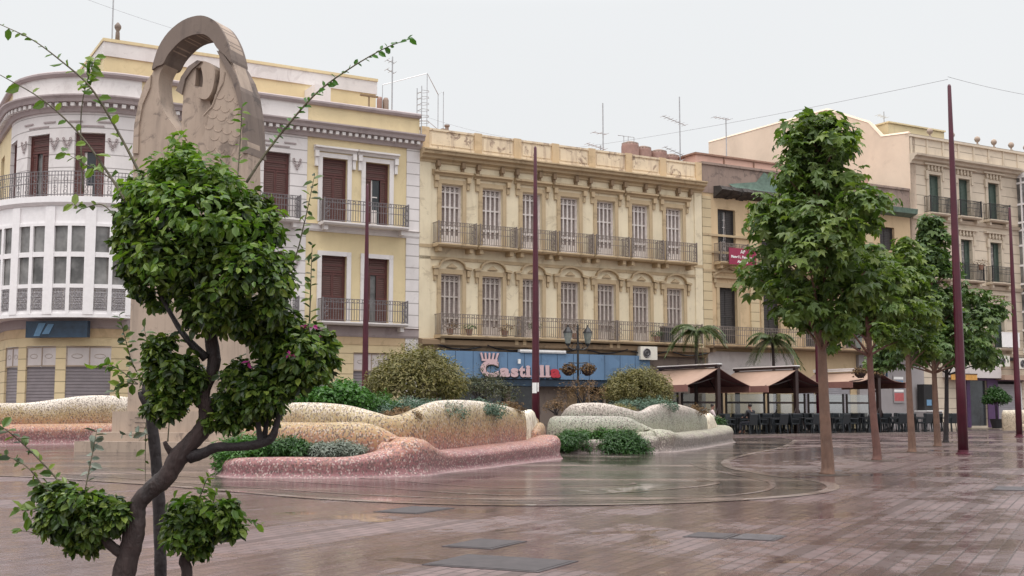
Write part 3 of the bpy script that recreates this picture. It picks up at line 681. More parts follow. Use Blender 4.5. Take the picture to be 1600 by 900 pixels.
# ---- ochre building with netting ----------------------------------------------------------
C = bldg('ochre_building', 'narrow ochre house with dark shutters, broken cornice and green netting under its roof')
CW = [(18.5, 'darkopen'), (21.6, 'dark'), (24.7, 'dark'), (27.8, 'dark'), (30.9, 'dark')]
b = MB(); hs = [(s-.62, s+.62, z0, z1) for s, _ in CW for z0, z1 in ((4.75, 7.8), (9.2, 12.08))]
b.wall(16.74, 32.9, 4.0, 13.0, hs, .06); b.build('wall', 'ochre_wall', C)
b = MB(); b.box(16.76, 32.9, .4, 14, 0, 14.3); b.build('core_wall', 'dark', C)
b = MB(); b.wall(16.74, 32.9, 0, 4.0, [(23.2, 24.7, .1, 2.9), (25.7, 27.5, .1, 2.9)], .06); b.build('wall', 'ochre_wall', C)
for s in (17.05, 20.35, 23.1, 26.2, 29.3): b = MB(); b.box(s-.3, s+.3, -.03, .06, 4.4, 12.7); b.build('quoin_pier', 'quoin', C)
b = MB(); b.wall(16.74, 32.9, 12.9, 14.5, [], .03); b.box(16.74, 32.9, -.05, .3, 14.45, 14.58); b.build('parapet', 'mould', C)
b = MB(); nx = 40
prof = []
for i in range(nx):
    s = 17.6+i*.26; e = random.random()
    b.profile([(.06, 12.75-.12*e), (-.3-.16*random.random(), 12.85), (-.55-.2*e, 13.02), (-.5, 13.2+.06*e), (.06, 13.3)], s, s+.262)
b.build('cornice', 'rubble', C)
b = MB(); b.profile([(.06, 12.8), (-.5, 12.95), (-.55, 13.25), (.06, 13.35)], 28.1, 32.95); b.build('cornice_netting', 'netting', C)
b = MB(); b.add([(18.9, -.12, 13.32), (22.5, -.12, 13.3), (23, -.08, 13.4), (22.4, -.03, 14.0), (21.2, -.02, 14.42), (20.6, -.03, 13.8), (18.6, -.06, 13.5)], [(0, 1, 2, 3, 4, 5, 6)]); b.build('netting', 'netting', C)
for z in (9.62, 10.55, 4.5, 8.6): 
    b = MB(); b.box(16.75, 32.9, -.045, .06, z, z+.12); b.build('string_course', 'ochre', C)
for s, st in CW: window(C, st, s, 9.22, 1.22, 2.84, 0, (s, .06, 9.22)); window(C, 'dark', s, 4.77, 1.22, 3.0, 0, (s, .06, 4.77))
def mk_csur():
    b = MB(); w = .61
    b.box(-w-.2, -w, -.05, .02, 0, 3.1); b.box(w, w+.2, -.05, .02, 0, 3.1); b.box(-w-.3, w+.3, -.06, .02, 3.05, 3.3); b.box(-w-.5, w+.5, -.18, 0, 3.55, 3.66)
    for q in (-1, 1): b.prism([(q*(w+.5), 3.66), (q*(w+.5), 3.76), (0, 4.25), (0, 4.13)][::q], -.16, 0)
    b.box(-w-.42, -w-.24, -.12, 0, 3.3, 3.55); b.box(w+.24, w+.42, -.12, 0, 3.3, 3.55); return b.build('window_pediment', 'ochre')
for s, _ in CW: copied('Csur', C, (s, .06, 4.72), 0, mk_csur)
for s, _ in CW: balcony(C, s, 9.12, 2.0, .6, 'ochre', 'ironw', CACHE)
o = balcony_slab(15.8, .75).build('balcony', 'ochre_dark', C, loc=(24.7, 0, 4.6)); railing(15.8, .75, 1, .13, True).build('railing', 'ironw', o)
b = MB(); b.box(16.9, 23.0, -.14, .05, 2.75, 4.3); b.build('fascia_panel', 'fascia', C)
b = MB(); b.box(28.0, 33.4, -.16, .05, .05, 4.35); b.build('shop_front', 'greypanel', C)
for s, w in ((23.95, 1.5), (26.6, 1.8)):
    b = MB(); b.box(s-w/2, s+w/2, .12, .16, .1, 2.9); b.build('roller_shutter', 'roller_l', C)
# terrace block with pink walls behind the parapet
b = MB(); b.box(17.6, 31, 1.5, 7, 14.3, 15.35); b.build('roof_terrace', 'pinkroof', C)
b = MB(); b.box(17.5, 31.1, 1.4, 7.1, 15.35, 15.45)
for s in (19.6, 21.8, 24): b.box(s-.04, s+.04, 1.44, 1.5, 14.6, 15.4)
b.build('terrace_coping', 'roof', C)

# ---- tall pale building ------------------------------------------------------------------
D = bldg('stone_building', 'tall pale stone block with green shutters, salmon side wall and ball finials')
DW = [(35.1, 'green'), (37.78, 'green'), (40.55, 'green')]; DE = 52
b = MB(); hs = []; wl = []
for s, _ in DW:
    for k, (z0, z1) in enumerate(((13.2, 15.66), (9.2, 11.8), (5.05, 7.86))): hs.append((s-.52, s+.52, z0, z1)); wl.append((s, z0, z1, k))
for s in (48.5, 51):
    for k, (z0, z1) in enumerate(((13.2, 15.66), (9.2, 11.8), (5.05, 7.86))): hs.append((s-.52, s+.52, z0, z1)); wl.append((s, z0, z1, k))
b.wall(33, DE, 4.3, 16.4, hs, 0); b.build('wall', 'stone_d', D)
b = MB(); b.wall(33, DE, 0, 4.3, [(37.6, 39.2, .2, 3.0), (40.2, 42.6, .2, 3.0), (44.0, 46.4, .2, 3.4)], 0); b.build('wall', 'stone_d', D)
b = MB(); b.prism([(0, 0), (19, 0), (19, 21.2), (6.8, 21.0), (3.2, 19.35), (2.2, 18.25), (0, 18.0)], -.5, 0); b.v = [(33.0-y, x, z) for x, y, z in b.v]; b.build('side_wall', 'gable', D)
b = MB(); b.tube([(33.1, 19, 21.22), (33.1, 6.8, 21.02), (33.1, 3.2, 19.38), (33.1, 2.2, 18.28), (33.1, .05, 18.06)], .13, 5); b.build('verge_tiles', 'gable', D)
b = MB(); b.box(33.5, DE, .4, 19, 0, 18); b.build('core_wall', 'dark', D)
b = MB(); b.box(33.1, DE, .35, 19, 17.85, 17.95); b.build('roof', 'roof', D)
b = MB(); b.box(34.0, 39.2, 2.5, 9, 17.6, 19.35); b.box(33.95, 39.25, 2.4, 9.05, 19.35, 19.45); b.build('attic', 'yellow', D)
b = MB(); b.profile([(.1, 16.2), (-.1, 16.2), (-.14, 16.35), (-.34, 16.42), (-.38, 16.55), (-.58, 16.62), (-.6, 16.74), (.1, 16.82)], 33.0, DE); b.build('cornice', 'stone_dt', D)
b = MB(); b.wall(33, DE, 16.8, 17.85, [], 0); b.box(33, DE, -.12, .3, 17.85, 18.02); b.build('parapet', 'stone_d', D)
for i in range(14): b = MB(); b.box(33.05+i*1.43, 33.2+i*1.43, -.06, 0, 16.82, 17.84); b.build('parapet_pier', 'stone_dt', D)
for i, s in enumerate((35.0, 37.0, 39.4, 41.0, 42.7, 44.2, 46, 48, 50)):
    def mkf():
        b = MB(); b.lathe([(.13, 0), (.13, .06), (.06, .1), (.05, .2), (.15, .28), (.2, .4), (.15, .53), (.04, .6)], n=10); return b.build('ball_finial', 'mono', None, True)
    copied('Dfin', D, (s, .1, 18.02), 0, mkf)
for z in (12.75, 8.75, 4.5):
    b = MB(); b.profile([(0, z), (-.1, z), (-.16, z+.14), (-.2, z+.2), (0, z+.24)], 33, DE); b.build('string_course', 'stone_dt', D)
for s, z0, z1, k in wl:
    window(D, 'greenopen' if k == 1 else 'green', s, z0+.02, 1.02, round(z1-z0-.02, 3)); balcony(D, s, z0, 2.0 if s < 45 else 1.8, .55, 'stone_dt', 'iron_b', CACHE, False)
    def mkd(k=k, h=z1-z0):
        b = MB(); w = .52
        b.box(-w-.22, -w, -.08, 0, 0, h); b.box(w, w+.22, -.08, 0, 0, h); b.box(-w-.24, w+.24, -.1, 0, h, h+.2); b.box(-w-.5, w+.5, -.22, 0, h+.55, h+.66)
        for x in (-.62, -.3, 0, .3, .62): b.box(x-.07, x+.07, -.16, 0, h+.22, h+.55); b.ring(x, h+.36, -.15, .08, .03, 8)
        for x in (-w-.2, w+.2): b.box(x-.1, x+.1, -.14, 0, h-.35, h+.2)
        return b.build('window_surround', 'stone_dt')
    copied(('Dsur', k), D, (s, 0, z0), 0, mkd)
# white glazed mirador
mir = link('mirador', None, D, (0, 0, 0))
b = MB(); x0, x1, dp = 42.9, 46.3, 1.0
for z in (5.0, 6.2, 7.4, 8.6, 9.2, 10.4, 11.7, 12.7, 13.2, 14.4, 15.8, 16.2): b.box(x0, x1, -dp, -dp+.08, z, z+.13); b.box(x0, x0+.08, -dp+.08, 0, z, z+.13)
for i in range(6): x = x0+(x1-x0)*i/5; b.box(x-.06, x+.06, -dp-.01, -dp+.09, 5, 16.3)
for y in (-.66, -.33): b.box(x0-.005, x0+.09, y-.05, y+.05, 5, 16.3)
b.box(x0, x1, -dp, 0, 4.8, 5.0); b.box(x0, x1, -dp-.1, 0, 16.3, 16.5); b.build('mirador_frame', 'gallery', mir)
b = MB(); b.box(x0+.06, x1-.06, -dp+.06, 0, 5, 16.3); b.build('pane', 'pane_l', mir)
# ground floor shops
b = MB(); b.box(37.55, 39.25, .12, .2, .2, 3.0); b.build('shop_window', 'pane', D)
b = MB(); b.box(39.2, 40.2, -.06, 0, .1, 3.1); b.box(37.3, 37.6, -.06, 0, .1, 3.1); b.box(36.6, 42.9, -.05, 0, 3.0, 3.22); b.build('shop_pilaster', 'purple', D)
b = MB(); b.box(40.3, 42.5, .1, .16, .2, 2.8); b.build('roller_shutter', 'roller_l', D)
b = MB(); b.box(40.2, 40.3, .02, .14, .1, 2.9); b.box(42.5, 42.6, .02, .14, .1, 2.9); b.build('shutter_frame', 'white', D)
b = MB(); b.box(44.0, 46.4, .1, .16, .2, 3.4); b.build('shop_window', 'pane', D)
b = MB(); b.box(33, 44, -.14, 0, 4.3, 4.48); b.build('awning_rail', 'rubble', D)
b = MB(); b.box(40.0, 43.0, -.75, 0, 3.05, 3.35); b.build('shop_awning', 'awn', D)
b = MB(); b.box(35.2, 40.0, -.5, 0, 3.15, 3.9); b.build('shop_canopy', 'fascia', D)

# ---- things fixed to the facades --------------------------------------------------------
def on_facade(name, label, cat, s, t, z, group=None): return thing(name, label, cat, fw(s, t, z), FROT, group)
def text_mesh(txt, size, ext, off=0.0):
    c = bpy.data.curves.new('lettering', 'FONT'); c.body = txt; c.size = size; c.extrude = ext; c.offset = off; c.align_x = 'LEFT'
    o = bpy.data.objects.new('lettering', c); me = bpy.data.meshes.new_from_object(o); bpy.data.objects.remove(o); return me
def text(txt, size, x, z, y, mat, parent, name='lettering', ext=.02, off=0.0, sx=1.0):
    me = text_mesh(txt, size, ext, off)
    me.transform(Matrix.Translation((x, y, z)) @ Matrix.Rotation(R_(90), 4, 'X') @ Matrix.Diagonal((sx, 1, 1, 1)))
    me.materials.clear(); me.materials.append(M[mat]); w = max(v.co.x for v in me.vertices); link(name, me, parent); return w
S = on_facade('shop_sign', 'long blue shop fascia sign with pink crowned lettering on the cream house', 'sign', 0, 0, 0)
b = MB(); b.box(.6, 12.7, -.62, -.45, 2.66, 3.92); b.build('board', 'blue', S)
b = MB()
for i in range(13): b.box(.6+i*.93, .615+i*.93, -.632, -.62, 2.67, 3.91)
b.build('seam', 'navy', S)
def letter(ch, x0, x1, z0, size, y, mt, off):
    me = text_mesh(ch, size, .02, off); xs = [v.co.x for v in me.vertices]; a, b_ = min(xs), max(xs); k = (x1-x0)/(b_-a)
    me.transform(Matrix.Translation((x0, y, z0)) @ Matrix.Rotation(R_(90), 4, 'X') @ Matrix.Diagonal((k, 1, 1, 1)) @ Matrix.Translation((-a, 0, 0))); me.materials.clear(); me.materials.append(M[mt]); link('letter', me, S)
LET = [('C', 2.82, 3.78, .98, .05), ('a', 3.86, 4.40, .76, .035), ('s', 4.46, 4.86, .76, .035), ('t', 4.9, 5.24, .76, .035), ('i', 5.3, 5.52, .76, .035), ('l', 6.08, 6.28, .76, .035), ('l', 6.4, 6.6, .76, .035), ('a', 6.68, 7.22, .76, .035)]
for n_, (ch, a, b_, sz, of) in enumerate(LET):
    letter(ch, a+.06, b_+.06, 2.72, sz, -.66, 'black', of); letter(ch, a, b_, 2.78, sz, -.70, 'letter_r' if n_ == 7 else 'letter', of)
for a in (3.84, 5.24, 6.02, 6.34):       # slab feet of the lettering
    b = MB(); b.box(a, a+.34 if a > 4 else a+.1, -.722, -.682, 2.755, 2.83); b.build('letter', 'letter', S)
for dx, yy, m1 in ((.05, -.66, 'black'), (0, -.70, 'letter')):
    for i in range(5):
        cx = 2.92+.18*i+dx; q = (i-2)*.05
        b = MB(); b.prism([(cx-.04, 3.56), (cx+.05, 3.56), (cx+.07+q, 3.86), (cx-.03+q, 3.86)], yy-.02, yy+.02); b.build('crown_point', m1, S)
    b = MB(); b.box(2.88+dx, 3.72+dx, yy-.021, yy+.019, 3.47, 3.56); b.build('crown_band', m1, S)
b = MB(); b.box(4.85, 4.98, -.74, -.68, 3.38, 3.6); b.build('letter', 'white', S)
BN = on_facade('wall_banner', 'crimson office banner with white lettering hung on a dark shuttered balcony', 'banner', 18.95, -.66, 8.98)
b = MB(); b.box(-.95, .95, -.03, 0, 0, .9); b.build('board', 'banner', BN)
text('AP', .28, -.16, .62, -.035, 'white', BN, 'emblem', .004, .004); text('Manuel L. Panagana', .2, -.82, .36, -.035, 'white', BN, 'lettering', .004, .006, .92); text('Abogado', .2, -.38, .1, -.035, 'white', BN, 'lettering', .004, .006)
p = AM(th2a(37), -.25, 4.0)
NS = thing('shop_sign', 'small navy shop sign mounted below the curved glazed gallery', 'sign', fw(p[0], p[1], p[2]), FROT+ARot(th2a(37)))
b = MB(); b.box(-1.15, 1.45, -.14, .1, .06, .72); b.build('board', 'navy', NS)
b = MB(); b.prism([(-.8, .12), (-.55, .12), (-.3, .64), (-.6, .64)], -.16, -.14); b.prism([(-.45, .2), (-.15, .2), (.05, .6), (-.2, .6)], -.16, -.14); b.build('emblem', 'poster_b', NS)
def ac(label, s, z, t=-.4):
    a = on_facade('air_conditioner', label, 'air conditioner', s, t, z, 'air conditioners on the facades')
    b = MB(); b.box(-.52, .52, -.36, 0, 0, .68); b.build('casing', 'plastic', a)
    b = MB(); b.ring(-.14, .34, -.37, .22, .03, 16); b.ring(-.14, .34, -.37, .11, .02, 12)
    for k in range(4): b.box(-.14-.2*abs(math.cos(k*.785))-.01, -.14+.2*abs(math.cos(k*.785))+.01, -.375, -.365, .34+.2*math.sin(k*.785)-.008, .34+.2*math.sin(k*.785)+.008)
    b.build('fan_grille', 'iron', a); b = MB(); b.lathe([(.19, 0), (.19, .01)], n=16); b.v = [(x-.14, -.362-z, y+.34) for x, y, z in b.v]; b.build('fan', 'iron_b', a); return a
ac('cream air conditioner above the end of the blue shop sign', 12.55, 3.72)
ac('grimy air conditioner under the stone block, above the small striped awning', 41.9, 3.75); ac('air conditioner next to another, over the shuttered purple shop', 40.4, 3.9, -.1)
wb = on_facade('awning_box', 'white rolled awning box above the middle of the blue sign', 'awning', 6.4, -.5, 3.95); b = MB(); b.box(-1.4, 1.2, -.15, .1, 0, .12); b.build('cassette', 'white', wb); b = MB(); b.box(-1.4, 1.2, -.18, -.15, -.04, .03); b.build('front_bar', 'steel', wb)
pb = on_facade('wall_banner', 'blank white sheet hanging on the lowest balcony of the stone block', 'banner', 40.8, -.6, 5.1); b = MB(); b.box(-.75, .95, -.02, 0, .0, .9); b.build('sheet', 'white', pb); b = MB(); b.box(-.78, .98, -.03, .01, .9, .95); b.build('batten', 'white', pb)
def poster(label, s, z, h, w, mt):
    p_ = on_facade('wall_poster', label, 'poster', s, -.19, z); b = MB(); b.box(-w/2, w/2, -.03, 0, 0, h); b.build('board', 'greypanel', p_)
    k = MB(); k.box(-w/2+.06, w/2-.06, -.035, -.03, h*.52, h*.82); k.build('picture', mt, p_); k = MB(); k.box(-w/2+.06, w/2-.06, -.035, -.03, h*.86, h*.95); k.box(-w/2+.06, w/2-.06, -.035, -.03, h*.4, h*.48); k.build('strip', 'white', p_)
    k = MB(); k.box(-w/2+.06, w/2-.06, -.035, -.03, h*.06, h*.36); k.build('picture', 'poster_r', p_)
poster('blue and red advertising poster on the grey shop front', 31.15, 1.6, 1.6, .9, 'poster_b')
sg = on_facade('projecting_sign', 'small square projecting sign high on the grey shop front', 'sign', 29.6, -.2, 2.95); b = MB(); b.box(-.03, .03, -.6, 0, 0, .75); b.build('panel', 'navy', sg); b = MB(); b.ring(0, 0, 0, .2, .03, 12); b.v = [(-.035, -.3+x, .38+z) for x, y, z in b.v]; b.build('emblem', 'white', sg)
os_ = on_facade('shop_sign', 'small orange sign under the pale canopy of the stone block', 'sign', 36.2, -.55, 3.0); b = MB(); b.box(-.9, 1.4, -.06, 0, 0, .34); b.build('board', 'orange', os_); b = MB(); b.box(-.92, 1.42, -.08, .02, .34, .39); b.build('trim', 'awn_s', os_)
atm = on_facade('vending_kiosk', 'grey kiosk with dark screen beside the grey shop front', 'kiosk', 33.0, -.75, .09); b = MB(); b.box(-.7, .7, -.4, .45, 0, 1.0); b.build('cabinet', 'greypanel', atm); b = MB(); b.box(-.45, .35, -.1, .4, 1.0, 2.6); b.build('screen_housing', 'dark', atm); b = MB(); b.box(-.7, .7, -.5, .45, 1.0, 1.06); b.build('shelf', 'white', atm); b = MB(); b.box(-.25, .15, -.12, -.1, 1.35, 1.7); b.build('screen', 'poster_b', atm)
def pot_plant(label, s, z, r, h, mt='lf_r', t=-.55):
    p_ = on_facade('potted_plant', label, 'potted plant', s, t, z, 'pot plants on the balconies')
    b = MB(); b.lathe([(.12, 0), (.17, .25), (.18, .28)], n=10); b.build('pot', 'roof', p_)
    foliage('foliage', mt, p_, [((0, 0, .28+h*.5), (r, r, h*.55), 1)], .13, 120, NEEDLE, .5, .1)
for i, (s, r, h, lb) in enumerate(((1.3, .3, .3, 'low dry pot plant at the start of the long balcony'), (2.3, .35, .25, 'spreading dry pot plant by the first balcony window'), (4.2, .45, .3, 'brown trailing pot plant between the second and third balcony windows'), (5.9, .3, .55, 'taller dark pot plant by the third balcony window'), (8.2, .35, .55, 'bushy pot plant on the long balcony above the blue sign'), (13.2, .3, .3, 'small pot plant on the long balcony above the cream air conditioner'))): pot_plant(lb, s, 4.66, r, h, 'lf_r' if i % 2 == 0 else 'lf_d')
pot_plant('ragged plant in a planter on the second floor of the stone block', 38.5, 9.9, .5, .3, 'lf_r', -.5)
bx = on_facade('balcony_crate', 'dark square box standing on the long balcony of the cream house', 'box', 13.9, -.5, 4.66); b = MB(); b.box(-.3, .3, -.2, .2, 0, .75); b.build('body', 'iron_b', bx); b = MB(); b.box(-.33, .33, -.23, .23, .75, .8); b.build('lid', 'ironw', bx)

# ---- roof things -------------------------------------------------------------------------
def antenna(label, s, t, z, h, arms, guy=False):
    a = on_facade('tv_antenna', label, 'antenna', s, t, z, 'antennas on the roofs')
    b = MB(); b.tube([(0, 0, 0), (0, 0, h)], .035, 5); b.build('mast', 'steel', a)
    for zz, l, n, tilt in arms:
        b = MB(); b.tube([(-l*.75, 0, zz+tilt), (l*.25, 0, zz)], .022, 4)
        for i in range(n): x = -l*.72+l*.94*i/max(1, n-1); b.tube([(x, -.28, zz+tilt*(.25*l-x)/l), (x, .28, zz+tilt*(.25*l-x)/l)], .013, 4)
        b.build('boom', 'steel', a)
    return a
antenna('tall thin lattice mast on the attic of the yellow corner house', -13.2, 5, 17.6, 4.6, [(3.2, .7, 2, 0)])
antenna('slim antenna mast over the end of the yellow corner house', -.85, 1.5, 15, 3.1, [(2.3, .4, 3, .15), (2.8, .4, 3, .1)])
antenna('plain antenna mast with one crossbar above the peeling parapet', 12.4, 3, 13.6, 4.3, [(2.6, .9, 3, 0)])
antenna('small low antenna behind the peeling parapet, next to a plain mast', 11.9, 2.5, 13.6, 1.8, [(1.6, 1.2, 6, .2)])
antenna('antenna mast with two tilted arrays by the pink terrace', 17.3, 2.5, 14.2, 4.6, [(3.0, 1.6, 7, .35), (1.2, 1.5, 6, .4), (1.0, .8, 3, -.5)])
antenna('short antenna with a flat top arm before the salmon side wall', 22.8, 5, 14.3, 4.5, [(4.45, 1.3, 5, .0)])
antenna('small antenna on the attic of the tall stone block', 37.5, 6, 19.4, 1.9, [(1.5, .8, 4, .1), (.9, .6, 3, 0)])
fp = on_facade('finial_post', 'small stone post with ball top on the yellow attic corner', 'finial', -13.1, 4.3, 17.6); b = MB(); b.lathe([(.11, 0), (.09, .5), (.07, .55), (.15, .7), (.15, .8), (.04, .95)], n=10); b.build('post', 'mono_d', fp, True)
for i in range(5):
    tk = on_facade('water_tank', ['tallest brown water tank, first in the roof row', 'brown water tank second in the roof row', 'brown water tank in the middle of the roof row', 'brown water tank fourth in the roof row', 'last brown water tank, against the pink terrace'][i], 'water tank', 14.35+i*.98, 3.2+.15*(i % 2), 13.62, 'water tanks on the roof')
    k = 2.35-.12*i; b = MB(); b.lathe([(.42, 0), (.5, .15), (.5, k*.5), (.53, k*.52), (.5, k*.54), (.5, k-.25), (.46, k-.08), (.3, k)], n=16); b.build('tank_body', 'tank', tk, True); b = MB(); b.lathe([(.47, k-.18), (.48, k-.06), (.2, k+.04)], n=14); b.build('lid', 'mould', tk, True)
pr = on_facade('pipe_rack', 'thin white pipes standing up behind the brown water tanks', 'pipes', 14.5, 4, 13.62); b = MB()
for x in (0, .3, .7): b.tube([(x, 0, 0), (x, 0, 2.9), (x-.4, 0, 2.9)], .025, 4)
b.build('pipe', 'steel', pr)
tp = on_facade('vent_pipe', 'rusty T shaped pipe on the yellow corner roof', 'pipe', -2.0, 1.6, 14.5); b = MB(); b.tube([(0, 0, 0), (0, 0, 1.5)], .04, 6); b.build('upright', 'ochre_dark', tp); b = MB(); b.box(-.45, .45, -.06, .06, 1.5, 1.58); b.build('crossbar', 'ochre_dark', tp)
for i, (dx, mt) in enumerate(((0, 'tank'), (.32, 'mould'))):
    rp = on_facade('roof_flue', ['lighter brown flue at the end of the yellow attic', 'darker flue at the end of the yellow attic'][i], 'flue', -.75+dx, 3.2, 14.5, 'flues on the roof'); b = MB(); b.lathe([(.15, 0), (.15, 1.9), (.1, 2.02)], n=10); b.build('pipe', mt, rp, True)
ch = on_facade('chimney_cowl', 'pair of small dark flue cowls on the peeling parapet', 'chimney', 1.75, .8, 14.3); b = MB(); b.lathe([(.1, 0), (.09, .5), (.14, .55), (.14, .62)], n=8); b.build('cowl', 'mould', ch); b = MB(); b.lathe([(.09, 0), (.09, .3), (.12, .34), (.12, .4)], -.22, 0, 8); b.build('cowl', 'mould', ch)
gf = on_facade('roof_screen', 'thin wire frame enclosure on the yellow corner roof', 'screen', -.4, 3, 14.5)
b = MB(); Q = [(-.3, 0, 1.2), (-.3, 0, 2.6), (1.55, -1.2, 3.15), (2.7, -.1, 2.5), (2.7, -.1, .6)]
b.tube(Q, .022, 4); b.tube([(1.55, -1.2, .3), (1.55, -1.2, 3.15)], .022, 4); b.build('frame', 'steel', gf)
b = MB(); b.tube([(2.7, -.1, .6), (2.7, -.1, 2.5), (3.1, .1, 2.75), (3.1, .1, .6)], .02, 4); b.tube([(-.3, 0, .75), (1.55, -1.2, .8), (2.7, -.1, .7)], .018, 4); b.build('rail', 'steel', gf)
ld = on_facade('roof_ladder', 'caged steel ladder at the party wall beside the peeling parapet', 'ladder', -.05, -.1, 13.4)
b = MB()
for y in (0, .5): b.tube([(0, y, 0), (0, y, 3.0)], .025, 4)
for i in range(10): b.tube([(0, 0, .2+i*.28), (0, .5, .2+i*.28)], .016, 4)
b.build('rails', 'steel', ld); b = MB()
for i in range(6): z = 1.3+i*.3; b.tube([(0, 0, z), (.35, .02, z+.02), (.5, .25, z+.02), (.35, .5, z+.02), (0, .5, z)], .014, 4)
b.build('cage', 'steel', ld)
def cable(label, p, q, sag, r=.012):
    r = r*.45; p = Vector(p); q = Vector(q); b = MB(); b.tube([p.lerp(q, i/16)-Vector((0, 0, sag*4*(i/16)*(1-i/16))) for i in range(17)], r, 4); tag(b.build('overhead_cable', 'iron', None), label, 'cable', 'overhead cables')
cable('thin cable sagging from the peeling parapet to the tall maroon pole', W(890, 232, 62), W(1481, 124, 32.2), .15)
cable('thin cable running beyond the tall maroon pole over the stone block', W(1481, 120, 32.2), W(1680, 158, 40), .1)
cable('thin cable crossing the sky above the stone monument', W(60, -30, 40), W(330, 62, 46), .1, .01)
cable('thin cable dropping from the roof ladder to the peeling parapet', W(658, 180, 55), W(790, 214, 59), .1, .01)

# ================================================================== monument
MU = Vector((.33, .944, 0)).normalized(); MVv = Vector((MU.y, -MU.x, 0)); mo = W(300, 640, 34.2); mo.z = 0
MROT = math.atan2(MVv.y, MVv.x)
def MP(px, py):
    r = ray(px, py); d = r.dot(MU); k = (mo-Vector((0, 0, EYE))).dot(MU)/d; p = r*k+Vector((0, 0, EYE)); return ((p-mo).dot(MVv), p.z)
def Z5(x, y): return MP(190+x/4.0917, 20+y/4.0909)
mon = thing('stone_monument', 'tall carved stone monument with ring top and bird relief above its pedestal', 'monument', mo, MROT)
outer = [(72, 1500), (74, 900), (86, 720), (112, 580), (150, 465), (195, 392), (212, 330), (248, 222), (310, 128), (400, 55), (492, 24), (560, 32), (620, 72), (668, 150), (698, 235), (712, 320), (738, 400), (768, 500), (790, 640), (800, 800), (806, 900), (812, 1500)]
hole = [(276, 330), (310, 268), (380, 192), (452, 150), (535, 142), (588, 180), (620, 240), (626, 330), (626, 420), (603, 520), (562, 640), (540, 740), (490, 830), (420, 836), (335, 722), (290, 662), (252, 580), (236, 470), (244, 390)]
OU = [Z5(*q) for q in spline(outer, 4)]; HO = [Z5(*q) for q in spline(hole+[hole[0]], 4)][:-1]
TH = .68
import bmesh
def plate(out, holes, y0, y1):
    """flat plate with holes given its real thickness"""
    bm = bmesh.new(); loops = []
    for lp in [out]+holes:
        vs = [bm.verts.new((x, y0, z)) for x, z in lp]; loops.append([bm.edges.new((vs[i], vs[(i+1) % len(vs)])) for i in range(len(vs))])
    r = bmesh.ops.triangle_fill(bm, use_beauty=True, edges=[e for l in loops for e in l]); fs = [g for g in r['geom'] if isinstance(g, bmesh.types.BMFace)]
    ex = bmesh.ops.extrude_face_region(bm, geom=fs); bmesh.ops.translate(bm, vec=(0, y1-y0, 0), verts=[g for g in ex['geom'] if isinstance(g, bmesh.types.BMVert)])
    bmesh.ops.recalc_face_normals(bm, faces=bm.faces[:]); b = MB(); bm.verts.index_update()
    b.v = [tuple(v.co) for v in bm.verts]; b.f = [tuple(v.index for v in f.verts) for f in bm.faces]; bm.free(); return b
plate(OU, [HO], 0, TH).build('slab', 'mono', mon)
ringo = [(205, 370), (212, 330), (248, 222), (310, 128), (400, 55), (492, 24), (560, 32), (620, 72), (668, 150), (698, 235), (712, 320), (668, 275), (618, 228), (588, 180), (535, 142), (452, 150), (380, 192), (310, 268), (276, 330), (240, 345)]
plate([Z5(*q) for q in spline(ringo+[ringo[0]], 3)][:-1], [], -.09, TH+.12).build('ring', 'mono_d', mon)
lw = [(77, 900), (112, 900), (118, 720), (140, 590), (188, 480), (196, 400), (150, 470), (114, 582), (88, 722)]
plate([Z5(*q) for q in lw], [], -.06, .02).build('wing_rim', 'mono', mon)
rw = [(615, 245), (650, 255), (700, 330), (738, 400), (770, 500), (792, 640), (800, 780), (808, 900), (780, 900), (778, 760), (765, 620), (735, 500), (700, 400), (660, 330)]
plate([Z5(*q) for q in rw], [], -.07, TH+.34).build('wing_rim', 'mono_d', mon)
bird = [(342, 495), (358, 470), (378, 410), (420, 345), (480, 302), (545, 312), (606, 358), (594, 395), (602, 450), (588, 520), (548, 560), (562, 610), (545, 700), (524, 760), (488, 845), (430, 850), (372, 740), (372, 620), (378, 520)]
eye = [(460, 345), (520, 340), (528, 400), (522, 470), (455, 462)]
plate([Z5(*q) for q in spline(bird+[bird[0]], 3)][:-1], [[Z5(*q) for q in eye]], .12, .45).build('bird_relief', 'mono', mon)
plate([Z5(*q) for q in eye], [], .32, .4).build('bird_hollow', 'mono_d', mon)
curl = [(490, 545), (522, 490), (530, 420), (520, 345), (560, 325), (604, 362), (600, 450), (580, 520), (548, 556)]
plate([Z5(*q) for q in spline(curl+[curl[0]], 3)][:-1], [], -.08, .2).build('bird_head', 'mono', mon)
beak = [(340, 495), (352, 470), (374, 408), (420, 340), (478, 300), (505, 306), (440, 362), (400, 420), (378, 520)]
plate([Z5(*q) for q in beak], [], .04, .2).build('bird_beak', 'mono_d', mon)
b = MB()
for k in range(5):
    for j in range(7):
        x = 570+k*58+j*6-((j % 2)*29); y = 500+j*70+k*16
        if x > 755 or y > 940 or x < 560-(y-620)*.5: continue
        p = [Z5(x+30*math.cos(q*.38+.3), y+34*math.sin(q*.38+.3)) for q in range(8)]; b.tube([(a, .004, z) for a, z in p], .018, 5)
b.tube([(a, -.01, z) for a, z in [Z5(*q) for q in [(660, 380), (648, 450), (610, 520), (580, 600), (525, 660)]]], .03, 5)
b.build('feather_relief', 'mono', mon)
x0 = OU[0][0]; x1 = OU[-1][0]
def pblock(e, f, z0, z1, nm, mt='mono'): b = MB(); b.box(x0-e, x1+e, -f, TH+f, z0, z1); b.build(nm, mt, mon)
b = MB(); b.box(x0, x1, -.012, TH+.3, 1.15, OU[0][1]+.02); b.build('shaft', 'mono', mon)
